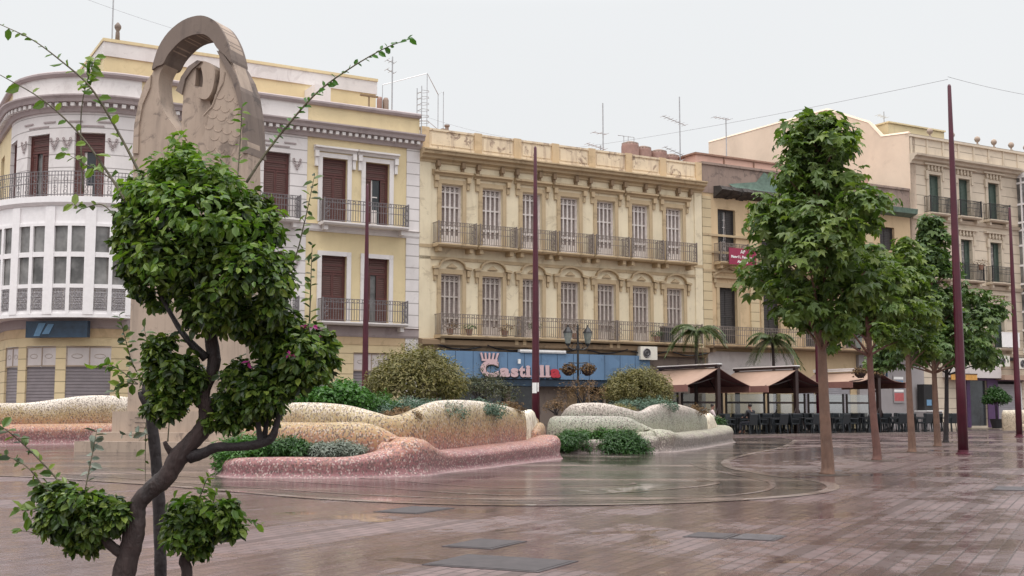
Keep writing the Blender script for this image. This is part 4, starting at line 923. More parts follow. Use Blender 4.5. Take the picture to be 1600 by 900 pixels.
pblock(.3, .3, .55, 1.15, 'plinth'); pblock(.62, .75, .3, .55, 'step'); pblock(.95, 1.1, .0, .3, 'step')
b = MB()
for i in range(3): b.box(x0+.5, x0+1.6, -.31, -.295, .68+i*.14, .70+i*.14)
b.build('vent_slot', 'mono_d', mon)

# ================================================================== mosaic planters
def ribbon(pts, name, mat, parent, bulge=.12, flare=.0, n=7, top=.5):
    """sinuous rounded wall: pts = (x, y, z0, z1, half width)"""
    P = spline(pts, n); vs = []; fs = []; prof = [(-1-flare, 0), (-1-flare*.3, .12), (-1, .3), (-1-bulge, .62), (-1, .82), (-.72, .95), (-.3, 1), (.3, 1), (.72, .95), (1, .82), (1+bulge, .62), (1, .3), (1+flare*.3, .12), (1+flare, 0)]
    k = len(prof)
    for i, p in enumerate(P):
        a = P[max(0, i-1)]; c = P[min(len(P)-1, i+1)]; t = Vector((c[0]-a[0], c[1]-a[1])).normalized(); nn = Vector((-t.y, t.x))
        e = 1.0
        for w, h in prof: vs.append((p[0]+nn.x*w*p[4]*e, p[1]+nn.y*w*p[4]*e, p[2]+(p[3]-p[2])*h))
    m = len(P)
    for i in range(m-1):
        for j in range(k-1): fs.append((i*k+j, i*k+k+j, i*k+k+j+1, i*k+j+1))
    for s_ in (0, m-1):     # rounded ends
        a = P[s_]; c = P[1 if s_ == 0 else m-2]; t = Vector((a[0]-c[0], a[1]-c[1])).normalized(); o = len(vs); cen = []
        for q, sh in ((.55, .8), (.9, .4)):
            for w, h in prof:
                nn = Vector((-t.y, t.x)) if s_ else Vector((t.y, -t.x)); hh = h*(1-.12*(q > .6)); vs.append((a[0]+nn.x*w*a[4]*sh+t.x*a[4]*q, a[1]+nn.y*w*a[4]*sh+t.y*a[4]*q, a[2]+(a[3]-a[2])*hh))
        for L0, L1 in ((s_*k, o), (o, o+k)):
            for j in range(k-1): f = (L0+j, L1+j, L1+j+1, L0+j+1); fs.append(f if s_ else f[::-1])
        f = tuple(o+k+j for j in range(k)); fs.append(f)
    b = MB(); b.add(vs, fs); return b.build(name, mat, parent, True)
def zt(py, Y): return EYE+(640-py)/FPX*Y
def xp(px, Y): return (px-800)/FPX*Y
def RP(px, py, Y, z0=0, hw=.2): return (xp(px, Y), Y, z0, zt(py, Y), hw)
def soilsheet(pts, parent, mound=0, c=None):
    b = MB(); c = c or np.mean(np.array(pts), axis=0); n = len(pts); vs = [tuple(p) for p in pts]+[((p[0]+c[0])/2, (p[1]+c[1])/2, p[2]+mound*.7) for p in pts]+[(c[0], c[1], c[2]+mound)]
    fs = [(i, (i+1) % n, n+(i+1) % n, n+i) for i in range(n)]+[(n+i, n+(i+1) % n, 2*n) for i in range(n)]; b.add(vs, fs); return b.build('soil', 'soil', parent, True)
# --- red and gold planter
RPn = thing('mosaic_planter', 'red and gold mosaic bench planter with a big olive bush on top', 'planter')
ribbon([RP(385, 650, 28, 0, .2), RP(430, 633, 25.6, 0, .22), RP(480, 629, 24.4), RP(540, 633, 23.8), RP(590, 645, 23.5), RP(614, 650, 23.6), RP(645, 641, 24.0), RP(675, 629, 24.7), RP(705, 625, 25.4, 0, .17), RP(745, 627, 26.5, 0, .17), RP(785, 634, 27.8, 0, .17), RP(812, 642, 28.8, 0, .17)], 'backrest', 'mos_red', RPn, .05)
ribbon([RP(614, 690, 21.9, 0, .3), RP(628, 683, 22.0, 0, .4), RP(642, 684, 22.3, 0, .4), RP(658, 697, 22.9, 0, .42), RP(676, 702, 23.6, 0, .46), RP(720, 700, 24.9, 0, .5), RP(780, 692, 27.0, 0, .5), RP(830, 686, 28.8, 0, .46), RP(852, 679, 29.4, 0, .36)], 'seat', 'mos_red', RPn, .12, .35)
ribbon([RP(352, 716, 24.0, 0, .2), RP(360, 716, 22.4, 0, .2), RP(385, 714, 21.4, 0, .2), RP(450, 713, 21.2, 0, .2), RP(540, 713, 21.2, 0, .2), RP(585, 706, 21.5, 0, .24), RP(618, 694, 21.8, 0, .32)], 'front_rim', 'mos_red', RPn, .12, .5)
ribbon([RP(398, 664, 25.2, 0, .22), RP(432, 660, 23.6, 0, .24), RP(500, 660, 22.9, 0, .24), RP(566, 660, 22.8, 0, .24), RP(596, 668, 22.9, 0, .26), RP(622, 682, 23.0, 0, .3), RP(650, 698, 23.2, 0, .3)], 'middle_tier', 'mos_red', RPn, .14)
ribbon([RP(815, 644, 28.9, 0, .14), RP(828, 640, 30.0, .2, .12), RP(832, 648, 31.2, .2, .12)], 'side_scroll', 'mos_trim', RPn, .05)
ribbon([RP(834, 672, 29.5, 0, .12), RP(838, 664, 30.2, .2, .14), RP(842, 660, 31.2, .2, .16)], 'side_knob', 'mos_red', RPn, .1)
ribbon([(xp(385, 28), 28, 0, 1.0, .2), (-3.6, 32.5, 0, .95, .2), (-.6, 34, 0, .95, .2), (xp(832, 31.2), 31.2, 0, 1.0, .2)], 'rear_wall', 'mos_red', RPn)
soilsheet([(xp(365, 22), 22, .3), (xp(450, 21.3), 21.4, .3), (xp(600, 21.6), 21.7, .3), (xp(622, 22.6), 22.6, .3), (xp(566, 23), 23, .45), (xp(430, 23.8), 23.8, .45), (xp(395, 25), 25, .4)], RPn, .05)
soilsheet([(xp(395, 27.5), 27.5, 1.0), (xp(480, 24.5), 24.5, 1.0), (xp(610, 23.8), 23.8, 1.0), (xp(700, 25.6), 25.6, 1.05), (xp(812, 29), 29, .95), (xp(830, 31), 31, .9), (-.6, 33.6, .9), (-3.5, 32, .9)], RPn, .42)
# --- green planter
GPn = thing('mosaic_planter', 'pale green mosaic bench planter behind the red one', 'planter')
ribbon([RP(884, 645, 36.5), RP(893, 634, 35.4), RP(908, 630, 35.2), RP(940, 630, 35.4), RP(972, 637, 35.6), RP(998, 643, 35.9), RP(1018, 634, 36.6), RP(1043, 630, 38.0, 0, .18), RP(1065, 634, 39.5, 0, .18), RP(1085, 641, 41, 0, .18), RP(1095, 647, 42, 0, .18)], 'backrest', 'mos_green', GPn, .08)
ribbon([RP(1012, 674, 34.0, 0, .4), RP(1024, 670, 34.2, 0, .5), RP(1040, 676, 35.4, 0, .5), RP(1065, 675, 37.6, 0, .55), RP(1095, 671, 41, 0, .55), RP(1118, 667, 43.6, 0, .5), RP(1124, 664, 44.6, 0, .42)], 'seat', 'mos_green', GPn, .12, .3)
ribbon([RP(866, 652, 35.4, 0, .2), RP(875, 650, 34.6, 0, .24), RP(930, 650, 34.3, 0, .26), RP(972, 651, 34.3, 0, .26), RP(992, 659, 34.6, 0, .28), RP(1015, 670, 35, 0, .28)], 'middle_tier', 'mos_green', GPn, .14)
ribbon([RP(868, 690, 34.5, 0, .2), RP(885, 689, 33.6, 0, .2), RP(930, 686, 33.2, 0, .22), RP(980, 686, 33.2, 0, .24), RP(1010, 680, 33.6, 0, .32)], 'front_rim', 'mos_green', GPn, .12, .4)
ribbon([RP(1100, 648, 42.2, 0, .16), RP(1106, 646, 43.2, .2, .16), RP(1110, 660, 44.2, .2, .2)], 'side_scroll', 'mos_trim', GPn, .05)
ribbon([(xp(884, 36.5), 36.5, 0, 1, .2), (2.6, 42, 0, .95, .2), (5.2, 45.5, 0, .95, .2), (xp(1108, 44), 44, 0, 1, .2)], 'rear_wall', 'mos_green', GPn)
soilsheet([(xp(885, 36.5), 36.5, 1.0), (xp(940, 35.6), 35.7, 1.0), (xp(998, 36.2), 36.2, 1.0), (xp(1043, 38.4), 38.4, 1.05), (xp(1095, 42), 42, .95), (5.5, 45, .9), (2.8, 41.5, .9)], GPn, .5)
soilsheet([(xp(872, 34.3), 34.3, .33), (xp(930, 33.4), 33.4, .33), (xp(1008, 33.8), 33.8, .33), (xp(1012, 34.8), 34.8, .4), (xp(930, 34.4), 34.4, .4)], GPn, .05)
# --- far planter behind the monument
LPn = thing('mosaic_planter', 'pink and gold mosaic bench planter behind the stone monument', 'planter')
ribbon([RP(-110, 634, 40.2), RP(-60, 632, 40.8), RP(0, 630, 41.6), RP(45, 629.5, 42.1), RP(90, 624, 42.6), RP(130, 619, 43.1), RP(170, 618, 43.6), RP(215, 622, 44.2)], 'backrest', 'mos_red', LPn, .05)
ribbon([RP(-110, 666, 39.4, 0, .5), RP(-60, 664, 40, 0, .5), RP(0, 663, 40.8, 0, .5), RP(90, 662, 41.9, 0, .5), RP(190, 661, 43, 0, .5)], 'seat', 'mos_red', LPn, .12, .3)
ribbon([(xp(-110, 40.5), 40.7, 0, 1.1, .2), (-19.4, 41.8, 0, 1.1, .2), (-16, 44, 0, 1.1, .2), (xp(215, 44.6), 44.8, 0, 1.2, .2)], 'rear_wall', 'mos_red', LPn)
soilsheet([(xp(-100, 40.4), 40.5, 1.1), (xp(0, 41.8), 41.9, 1.1), (xp(200, 44.2), 44.3, 1.1), (-16, 43.8, 1.0), (-19.2, 41.7, 1.0)], LPn, .02)
PPn = thing('mosaic_planter', 'small cream mosaic planter wall by the farthest maroon pole', 'planter')
ribbon([RP(1567, 641, 67, 0, .22), RP(1590, 640.5, 66.5, 0, .22), RP(1640, 643, 66, 0, .22), RP(1690, 641, 66, 0, .22)], 'backrest', 'mos_pale', PPn, .04)
ribbon([RP(1600, 662, 65, 0, .4), RP(1690, 662, 64.5, 0, .4)], 'seat', 'mos_pale', PPn, .1, .3)

# ---- plants on the planters
def bush(name, label, cat, base, blobs, mat, size, per, shape=NEEDLE, up=.5, droop=.0, fill=.5, group=None, stems=5, out=.8):
    t = thing(name, label, cat, base, 0, group); b = MB()
    for i in range(stems):
        c, r, w = blobs[i % len(blobs)]; e = Vector(c)+Vector((random.uniform(-.4, .4)*r[0], random.uniform(-.4, .4)*r[1], 0))
        b.tube([(random.uniform(-.08, .08), random.uniform(-.08, .08), -.12), e*.5+Vector((0, 0, -.05)), e], [.035, .022, .008], 5)
    b.build('stem', 'bark_d', t); foliage('foliage', mat, t, blobs, size, per, shape, up, droop, fill, out); return t
def bb(n, R, H, r0, z0=.1, fl=1.0):
    o = []
    for i in range(n):
        a = i*2.4; q = math.sqrt((i+.5)/n)*R; zz = z0+H*(1-(q/R)**2*.75)*random.uniform(.55, 1); s = r0*random.uniform(.7, 1.2); o.append(((q*math.cos(a), q*math.sin(a)*fl, zz), (s, s, s*.9), 1))
    return o
def at(px, py, Y): p = W(px, py, Y); return (p.x, p.y, p.z)
bush('olive_bush', 'large rounded olive yellow bush on the red mosaic planter', 'bush', at(650, 616, 27), bb(40, .98, .9, .29, .12)+[((.88*math.cos(a*.63), .88*math.sin(a*.63), .12), (.28, .28, .26), 1) for a in range(10)], 'lf_o', .095, 420)
bush('olive_bush', 'smaller rounded olive yellow bush on the green mosaic planter', 'bush', at(998, 622, 39.5), bb(34, 1.0, 1.0, .31, .08)+[((.9*math.cos(a*.63), .9*math.sin(a*.63), .12), (.3, .3, .28), 1) for a in range(10)], 'lf_o', .10, 380)
bush('dark_bush', 'thin dull green bush beside the large olive bush', 'bush', at(752, 622, 29.5), bb(14, .75, .6, .26, .05), 'lf_m', .08, 230)
bush('dry_bush', 'sparse reddish dry bush beside the smaller olive bush', 'bush', at(912, 632, 38.5), bb(12, .8, .75, .26, .1), 'lf_r', .08, 110)
bush('dry_bush', 'thin brown twiggy bush under the blue sign', 'bush', at(868, 642, 37), bb(6, .3, .35, .2, .05), 'lf_r', .08, 90)
bush('leafy_herb', 'bright green leafy plant spilling over the red mosaic planter', 'plant', at(525, 628, 25.5), bb(20, .75, .38, .22, -.05), 'lf_g', .10, 260, OVAL)
bush('leafy_herb', 'bright green leafy plant next to the foreground shrub, behind the planter wall', 'plant', at(470, 628, 26.5), bb(10, .5, .38, .2, -.05), 'lf_g', .10, 240, OVAL)
bush('leafy_herb', 'fresh green fern patch below the large olive bush', 'plant', at(590, 632, 25.4), bb(10, .5, .22, .18, -.1), 'lf_g', .08, 240, NEEDLE)
bush('trailing_juniper', 'grey green juniper mat under the large olive bush', 'plant', at(650, 634, 25.4), bb(22, .95, .2, .2, -.16, .6), 'lf_b', .07, 330)
bush('trailing_juniper', 'grey green juniper hanging over the crest of the red planter', 'plant', at(742, 632, 26.9), bb(16, .62, .16, .18, -.18, .6), 'lf_b', .07, 330)
bush('dry_grass', 'brown dry tuft in the dip of the red planter wall', 'plant', at(628, 648, 24.1), bb(8, .4, .12, .14, -.06), 'lf_r', .08, 160)
bush('dry_grass', 'brown dry tuft at the far end of the red planter', 'plant', at(792, 638, 28.6), bb(8, .42, .2, .16, -.1), 'lf_r', .08, 170)
bush('trailing_juniper', 'grey green juniper mat under the smaller olive bush', 'plant', at(1010, 632, 37.6), bb(18, 1.0, .2, .22, -.12, .6), 'lf_b', .08, 260)
bush('dry_grass', 'brown dry tuft at the far end of the green planter', 'plant', at(1078, 641, 41), bb(8, .6, .25, .2, -.12), 'lf_r', .09, 150)
bush('dry_grass', 'olive brown tuft on the crest of the green planter', 'plant', at(960, 638, 36.6), bb(10, .7, .2, .18, -.1), 'lf_o', .08, 170)
bush('fern_clump', 'bright feathery fern spilling over the front rim of the red planter', 'plant', at(392, 708, 22.2), bb(18, .55, .32, .2, -.05, .6)+[((-.34, -.45, -.1), (.16, .16, .22), 1.2), ((-.5, -.25, -.2), (.14, .14, .28), 1.2), ((-.1, -.6, -.02), (.2, .14, .16), 1)], 'lf_g', .10, 330, NEEDLE)
bush('fern_clump', 'dark green fern patch between the bright fern and silver shrub', 'plant', at(452, 706, 22.1), bb(12, .45, .22, .17, -.02, .6), 'lf_d', .09, 300, NEEDLE)
bush('silver_shrub', 'silver grey low shrub behind the red planter rim', 'plant', at(525, 708, 22.1), bb(20, .55, .16, .16, -.02, .5), 'lf_s', .07, 300, NEEDLE)
bush('broom_mound', 'rounded dark green mound beside the end of the red planter', 'plant', at(893, 704, 33.4), bb(20, .62, .55, .24, -.02, .7), 'lf_d', .10, 330, NEEDLE)
bush('broom_mound', 'larger dark green mound spilling over the green planter rim', 'plant', at(975, 708, 32.9), bb(24, .6, .62, .26, -.05, .7), 'lf_d', .10, 330, NEEDLE)
bush('low_hedge', 'flat strip of green growth under the middle tier of the green planter', 'plant', at(930, 682, 34.0), bb(14, 1.0, .14, .16, 0, .2), 'lf_g', .09, 240, NEEDLE)
bush('low_hedge', 'little green tuft beside the scroll end of the green planter', 'plant', at(1116, 660, 45.6), bb(6, .35, .2, .16, 0), 'lf_d', .09, 200, NEEDLE)
tb = bush('clipped_tree', 'small ball topped tree in a pot before the purple shop', 'tree', fw(38.0, -1.6, .5), bb(20, .62, .9, .3, 1.1), 'lf_d', .12, 240, OVAL)
b = MB(); b.lathe([(.3, -.42), (.42, .1), (.45, .14)], n=12); b.build('pot', 'iron_b', tb)

# ================================================================== poles and lamps
def pole(px, Y, label, sticker=False):
    t = thing('flag_pole', label, 'pole', (xp(px, Y), Y, 0), 0, 'maroon poles around the square')
    b = MB(); b.lathe([(.135, .05), (.13, 2), (.105, 5), (.075, 8), (.05, 10.15), (.03, 10.2)], n=14); b.build('shaft', 'maroon', t, True)
    b = MB(); b.lathe([(.2, 0), (.2, .03), (.15, .05), (.145, .12)], n=14); b.build('base', 'maroon', t)
    if sticker:
        b = MB(); b.box(-.12, .03, -.142, -.137, 1.75, 2.1); b.box(.05, .1, -.142, -.137, 1.8, 2.1); b.build('sticker', 'white', t)
pole(1499, 32.2, 'tallest looking maroon pole, among the row of plaza trees'); pole(837, 40, 'maroon pole with white sticker in front of the blue sign', True)
pole(571, 46.9, 'maroon pole before the brown shutters of the yellow house'); pole(1587, 52.3, 'far maroon pole next to the cream planter wall'); pole(1277, 62, 'maroon pole hidden behind the biggest plaza tree')
def lamp(px, Y, label, lab2):
    t = thing('street_lamp', label, 'street lamp', (xp(px, Y), Y, 0), R_(8), 'two lantern street lamps')
    b = MB(); b.lathe([(.2, 0), (.2, .25), (.13, .35), (.1, .9), (.06, 1.0), (.05, 4.0), (.045, 5.0), (.02, 5.1)], n=10); b.lathe([(.08, 3.9), (.09, 4.0), (.08, 4.1)], n=10); b.build('post', 'iron_b', t)
    b = MB()
    for q in (-1, 1): b.tube([(0, 0, 3.95), (q*.25, 0, 3.92), (q*.45, 0, 4.02), (q*.46, 0, 4.12)], .03, 6); b.tube([(0, 0, 4.25), (q*.2, 0, 4.2), (q*.3, 0, 4.0)], .018, 5); b.tube([(0, 0, 3.3), (q*.42, 0, 3.34)], .025, 6)
    b.build('bracket', 'iron_b', t)
    for q in (-1, 1):
        b = MB(); b.lathe([(.08, 4.1), (.1, 4.16), (.12, 4.2)], q*.46, 0, 6); b.lathe([(.23, 4.68), (.21, 4.74), (.1, 4.9), (.04, 4.95), (.03, 5.05)], q*.46, 0, 6); l_ = b.build('lantern', 'iron_b', t)
        b = MB(); b.lathe([(.11, 4.2), (.21, 4.68)], q*.46, 0, 6); b.build('pane', 'lampglass', l_)
    for q, lb in zip((-1, 1), lab2):
        bk = thing('hanging_basket', lb, 'flower basket', (xp(px, Y)+q*.44, Y+q*.06, 2.85), 0, 'flower baskets on the street lamps')
        b = MB(); b.lathe([(.1, -.12), (.25, .0), (.3, .16)], n=10); b.build('basket', 'awn_s', bk)
        b = MB()
        for a in range(3): b.tube([(.28*math.cos(a*2.1), .28*math.sin(a*2.1), .14), (0, 0, .49)], .012, 4)
        b.build('chain', 'iron_b', bk); foliage('foliage', 'lf_r', bk, [((0, 0, .2), (.36, .36, .22), 1), ((.1, 0, .28), (.25, .25, .16), .6)], .1, 260, OVAL)
lamp(903, 54, 'black street lamp with two lanterns before the blue sign', ('dry flower basket on the lamp by the blue sign, nearer its lettering', 'dry flower basket on the lamp by the blue sign, nearer the air conditioner'))
lamp(1356, 58, 'black street lamp with two lanterns behind the plaza trees', ('dark flower basket on the lamp behind the plaza trees, inner side', 'dark flower basket on the lamp behind the plaza trees, outer side'))

# ================================================================== terrace: awnings, screens, chairs, people
Tn, Tf = -6.67, -2.2; RZ = 3.2
def awning(s, label, half=1.85, drop=.82, retract=False):
    t = on_facade('terrace_awning', label, 'awning', s, 0, 0, 'brown awnings on the terrace'); h2 = RZ-drop
    for q in (-1, 1):
        x = q*half; b = MB()
        sg_ = .1 if retract else .0
        n = 8; vs = []
        for i in range(n+1):
            f = i/n; z = RZ-.06-drop*f-.05*math.sin(math.pi*f)-(.12*math.sin(math.pi*f) if retract else 0); vs += [(x*f, Tn, z), (x*f, Tf, z), (x*f, Tn, z-.012), (x*f, Tf, z-.012)]
        fs = []
        for i in range(n): a = 4*i; fs += [(a, a+4, a+5, a+1), (a+2, a+3, a+7, a+6), (a, a+2, a+6, a+4), (a+1, a+5, a+7, a+3)]
        b.add(vs, fs); b.build('canopy', 'awn', t, True)
        b = MB(); b.add([(x_, y_, z_-.02) for x_, y_, z_ in vs], fs); b.build('underside_shade', 'awn_shade', t, True)  # same cloth from below; its shade is painted as a second, darker layer
        b = MB(); b.box(x-.02 if q > 0 else x-.03, x+.03 if q > 0 else x+.02, Tn, Tf, h2-.36, h2-.05); b.build('valance', 'awn_d', t)
        b = MB(); b.tube([(0, Tn+.25, RZ-.5), (x*.55, Tn+.25, h2+.05), (x*.97, Tn+.25, h2-.05)], .035, 5); b.tube([(0, Tf-.25, RZ-.5), (x*.97, Tf-.25, h2-.05)], .035, 5); b.build('arm', 'awn_s', t)
        b = MB(); b.tube([(0, Tn+.05, 1.45), (x*.3, Tn+.05, .12)], .03, 5); b.tube([(0, Tn+.1, 1.9), (-x*.0, Tn+.9, RZ-.35)], .03, 5); b.build('brace', 'awn_s', t)
    b = MB(); b.box(-.14, .14, Tn-.04, Tf+.04, RZ-.02, RZ+.09); b.build('ridge_box', 'white' if retract else 'awn_s', t)
    b = MB(); b.box(-.16, .16, Tn-.05, Tf+.05, RZ+.09, RZ+.14); b.build('ridge_cap', 'white', t)
    for y in (Tn+.1, Tf-.1): b = MB(); b.box(-.09, .09, y-.09, y+.09, .08, RZ); b.box(-.3, .3, y-.3, y+.3, .085, .14); b.build('post', 'awn_s', t)
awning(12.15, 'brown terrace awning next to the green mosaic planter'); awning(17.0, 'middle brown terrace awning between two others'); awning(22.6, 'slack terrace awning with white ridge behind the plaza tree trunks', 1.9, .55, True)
def screen(s, w, label):
    t = on_facade('wind_screen', label, 'screen', s, -2.9, .085, 'glass wind screens on the terrace')
    b = MB(); b.box(-w/2, -w/2+.08, -.04, .04, 0, 1.95); b.box(w/2-.08, w/2, -.04, .04, 0, 1.95); b.box(-w/2+.08, w/2-.08, -.03, .03, 1.42, 1.52); b.box(-w/2+.08, w/2-.08, -.03, .03, 0, .1); b.build('frame', 'awn_s', t)
    b = MB(); b.box(-w/2+.08, w/2-.08, -.006, .006, .1, 1.42); b.box(-w/2+.08, w/2-.08, -.006, .006, 1.52, 1.92); b.build('pane', 'clear', t)
for s, w, lb in ((11.5, 2.4, 'wind screen behind the green planter under the first awning'), (14.2, 2.6, 'wind screen between the first and middle awnings'), (17.0, 2.6, 'wind screen under the middle awning'), (19.8, 2.6, 'wind screen between the middle and slack awnings'), (22.6, 2.6, 'wind screen under the slack awning'), (25.4, 2.6, 'last wind screen before the grey shop front')): screen(s, w, lb)
def chair():
    t = thing('cafe_chair', 'dark wicker chair in the packed rows under the awnings', 'chair', (0, 0, 0), 0, 'dark chairs on the cafe terrace')
    b = MB(); b.box(-.24, .24, -.24, .22, .42, .47); b.build('seat', 'wicker', t)
    b = MB(); b.profile([(.2, .47), (.24, .47), (.32, .9), (.28, .93)], -.25, .25); b.build('backrest', 'wicker', t)
    for q in (-1, 1):
        b = MB(); b.tube([(q*.25, -.22, .47), (q*.26, -.22, .66), (q*.26, .24, .68)], .022, 5); b.build('armrest', 'wicker', t)
        b = MB(); b.tube([(q*.22, -.21, .42), (q*.24, -.23, .0)], .02, 5); b.build('leg', 'wicker', t); b = MB(); b.tube([(q*.22, .2, .42), (q*.24, .26, .0)], .02, 5); b.build('leg', 'wicker', t)
    return t
def table():
    t = thing('cafe_table', 'dark cafe table among the packed chairs under the awnings', 'table', (0, 0, 0), 0, 'dark tables on the cafe terrace')
    b = MB(); b.box(-.36, .36, -.36, .36, .71, .74); b.build('tabletop', 'iron_b', t); b = MB(); b.lathe([(.24, 0), (.24, .03), (.035, .06), (.035, .71)], n=10); b.build('pedestal', 'iron_b', t); return t
ch0 = tb0 = None; seats = []
def place(proto, mk, loc, rot):
    if proto is None: proto = mk(); proto.location = loc; proto.rotation_euler = (0, 0, rot); return proto
    dup(proto, loc, rot); return proto
for row, t in enumerate((-7.4, -6.0, -4.7, -3.5)):
    for i in range(8):
        s = 12.6+i*1.95+.3*(row % 2)+random.uniform(-.1, .1)
        if row == 0 and i in (0,): s += .1
        z = .085; tb0 = place(tb0, table, fw(s, t, z), FROT)
        for k in range(4):
            if random.random() < (.03 if row == 0 else .2): continue
            a = k*math.pi/2; d = .6+random.uniform(0, .1)
            # a chair's front looks along its own -y; its back is away from the table
            dx, dy = math.sin(a)*d, -math.cos(a)*d; rot = a+math.pi+random.uniform(-.2, .2)
            ch0 = place(ch0, chair, fw(s+dx, t+dy, z), FROT+rot)
            if row == 0: seats.append((s+dx, t+dy, FROT+rot))
def person(label, loc, rot, top, hair=True):
    P_ = thing('person', label, 'person', loc, rot, None)
    def skin(name, mat, js, es, parent, lv=2):
        me = bpy.data.meshes.new(name); me.from_pydata([j[0] for j in js], es, []); o = link(name, me, parent)
        me.materials.append(M[mat]); md = o.modifiers.new('skin', 'SKIN'); md.use_smooth_shade = True
        for i, j in enumerate(js):
            sv = me.skin_vertices[0].data[i]; sv.radius = (j[1], j[2] if len(j) > 2 else j[1]); sv.use_root = (i == 0)
        sb = o.modifiers.new('sub', 'SUBSURF'); sb.levels = lv; sb.render_levels = lv; return o
    J = [((0, .08, .52), .09, .07), ((0, .1, .75), .09, .06), ((0, .1, .98), .10, .06), ((0, .08, 1.1), .05), ((0, .06, 1.18), .07, .075), ((0, .04, 1.27), .085, .1), ((0, .045, 1.34), .06, .07)]
    E = [(0, 1), (1, 2), (2, 3), (3, 4), (4, 5), (5, 6)]
    for q in (-1, 1):
        n = len(J); J += [((q*.2, .1, 1.0), .055), ((q*.26, .0, .78), .042), ((q*.16, -.24, .76), .032), ((q*.12, -.32, .76), .035, .02)]; E += [(2, n), (n, n+1), (n+1, n+2), (n+2, n+3)]
        n = len(J); J += [((q*.11, .02, .52), .085), ((q*.13, -.38, .5), .06), ((q*.13, -.4, .1), .042), ((q*.13, -.5, .05), .04)]; E += [(0, n), (n, n+1), (n+1, n+2), (n+2, n+3)]
    skin('body', 'skin', J, E, P_)
    JT = [((0, .08, .55), .15, .12), ((0, .1, .76), .15, .11), ((0, .1, 1.0), .19, .13), ((0, .085, 1.13), .085)]; ET = [(0, 1), (1, 2), (2, 3)]
    for q in (-1, 1): n = len(JT); JT += [((q*.22, .1, 1.03), .08), ((q*.27, .0, .78), .056), ((q*.19, -.18, .765), .046)]; ET += [(2, n), (n, n+1), (n+1, n+2)]
    skin('jacket', top, JT, ET, P_)
    JL = [((0, .08, .5), .13, .11)]; EL = []
    for q in (-1, 1): n = len(JL); JL += [((q*.115, .02, .52), .095), ((q*.13, -.38, .5), .07), ((q*.13, -.4, .14), .055)]; EL += [(0, n), (n, n+1), (n+1, n+2)]
    skin('trousers', 'jean', JL, EL, P_)
    skin('hair', 'hair', [((0, .085, 1.22), .09, .085), ((0, .08, 1.33), .10, .10), ((0, .03, 1.37), .085, .08)], [(0, 1), (1, 2)], P_)
    return P_
def seat_at(px):        # nearest front-row chair to that column of the view
    best = None
    for s, t, r in seats:
        p = fw(s, t, 0); q = 800+FPX*p.x/p.y
        if best is None or abs(q-px) < best[0]: best = (abs(q-px), p, r)
    return best[1], best[2]
p, r0 = seat_at(1166); person('person in a dark jacket seated among the terrace chairs', (p.x, p.y, .085), r0, 'jacket')
p = fw(11.3, -7.3, .085); dup(ch0, p, FROT+R_(60)); person('person in a pale shirt seated behind the scroll end of the green planter', p, FROT+R_(60), 'shirt')

# ---- palms
def palm(label, s, t, zc, n, L_, lean):
    P_ = on_facade('palm_tree', label, 'palm', s, t, .08, 'palms on the terrace'); top = Vector((lean, 0, zc))
    b = MB(); b.tube([(0, 0, 0), (lean*.3, 0, zc*.5), (lean, 0, zc)], [.11, .085, .07], 8); b.build('trunk', 'bark', P_, True)
    for i in range(n):
        a = i*2.399+random.random()*.4; e = random.uniform(-.2, 1.35); d = Vector((math.cos(a), math.sin(a), 0)); pts = []; l = L_*random.uniform(.8, 1.1)
        for k in range(9): f = k/8; pts.append(top+d*(l*f*math.cos(e*.6)*(1-.15*f))+Vector((0, 0, l*(math.sin(e)*f*.8-.75*f*f))))
        b = MB(); b.tube(pts, [.02*(1-k/9)+.004 for k in range(9)], 4); fr = b.build('frond', 'palmf', P_)
        PP = []; NN = []; TT = []
        for k in range(1, 46):
            f = k/45*7.99; j = int(f); q = pts[j].lerp(pts[j+1], f-j); tg = (pts[j+1]-pts[j]).normalized(); sd = tg.cross(Vector((0, 0, 1))).normalized()
            for w in (-1, 1): PP.append(q); TT.append(sd*w*.75+tg*.7-Vector((0, 0, .55))); NN.append(Vector((0, 0, 1))+sd*w*.3)
        leaves('leaflets', 'palmf', fr, PP, NN, TT, .42*L_/1.7, ([(0, 0, 0), (.5, .05, .01), (1, 0, -.2), (.5, -.05, .01)], [(0, 3, 2, 1)]), .2)
palm('feathery palm in front of the cream house beside the awnings', 12.6, -4.4, 4.9, 20, 1.7, .1); palm('feathery palm partly behind the biggest plaza tree', 19.3, -2.6, 4.8, 20, 1.75, -.1)

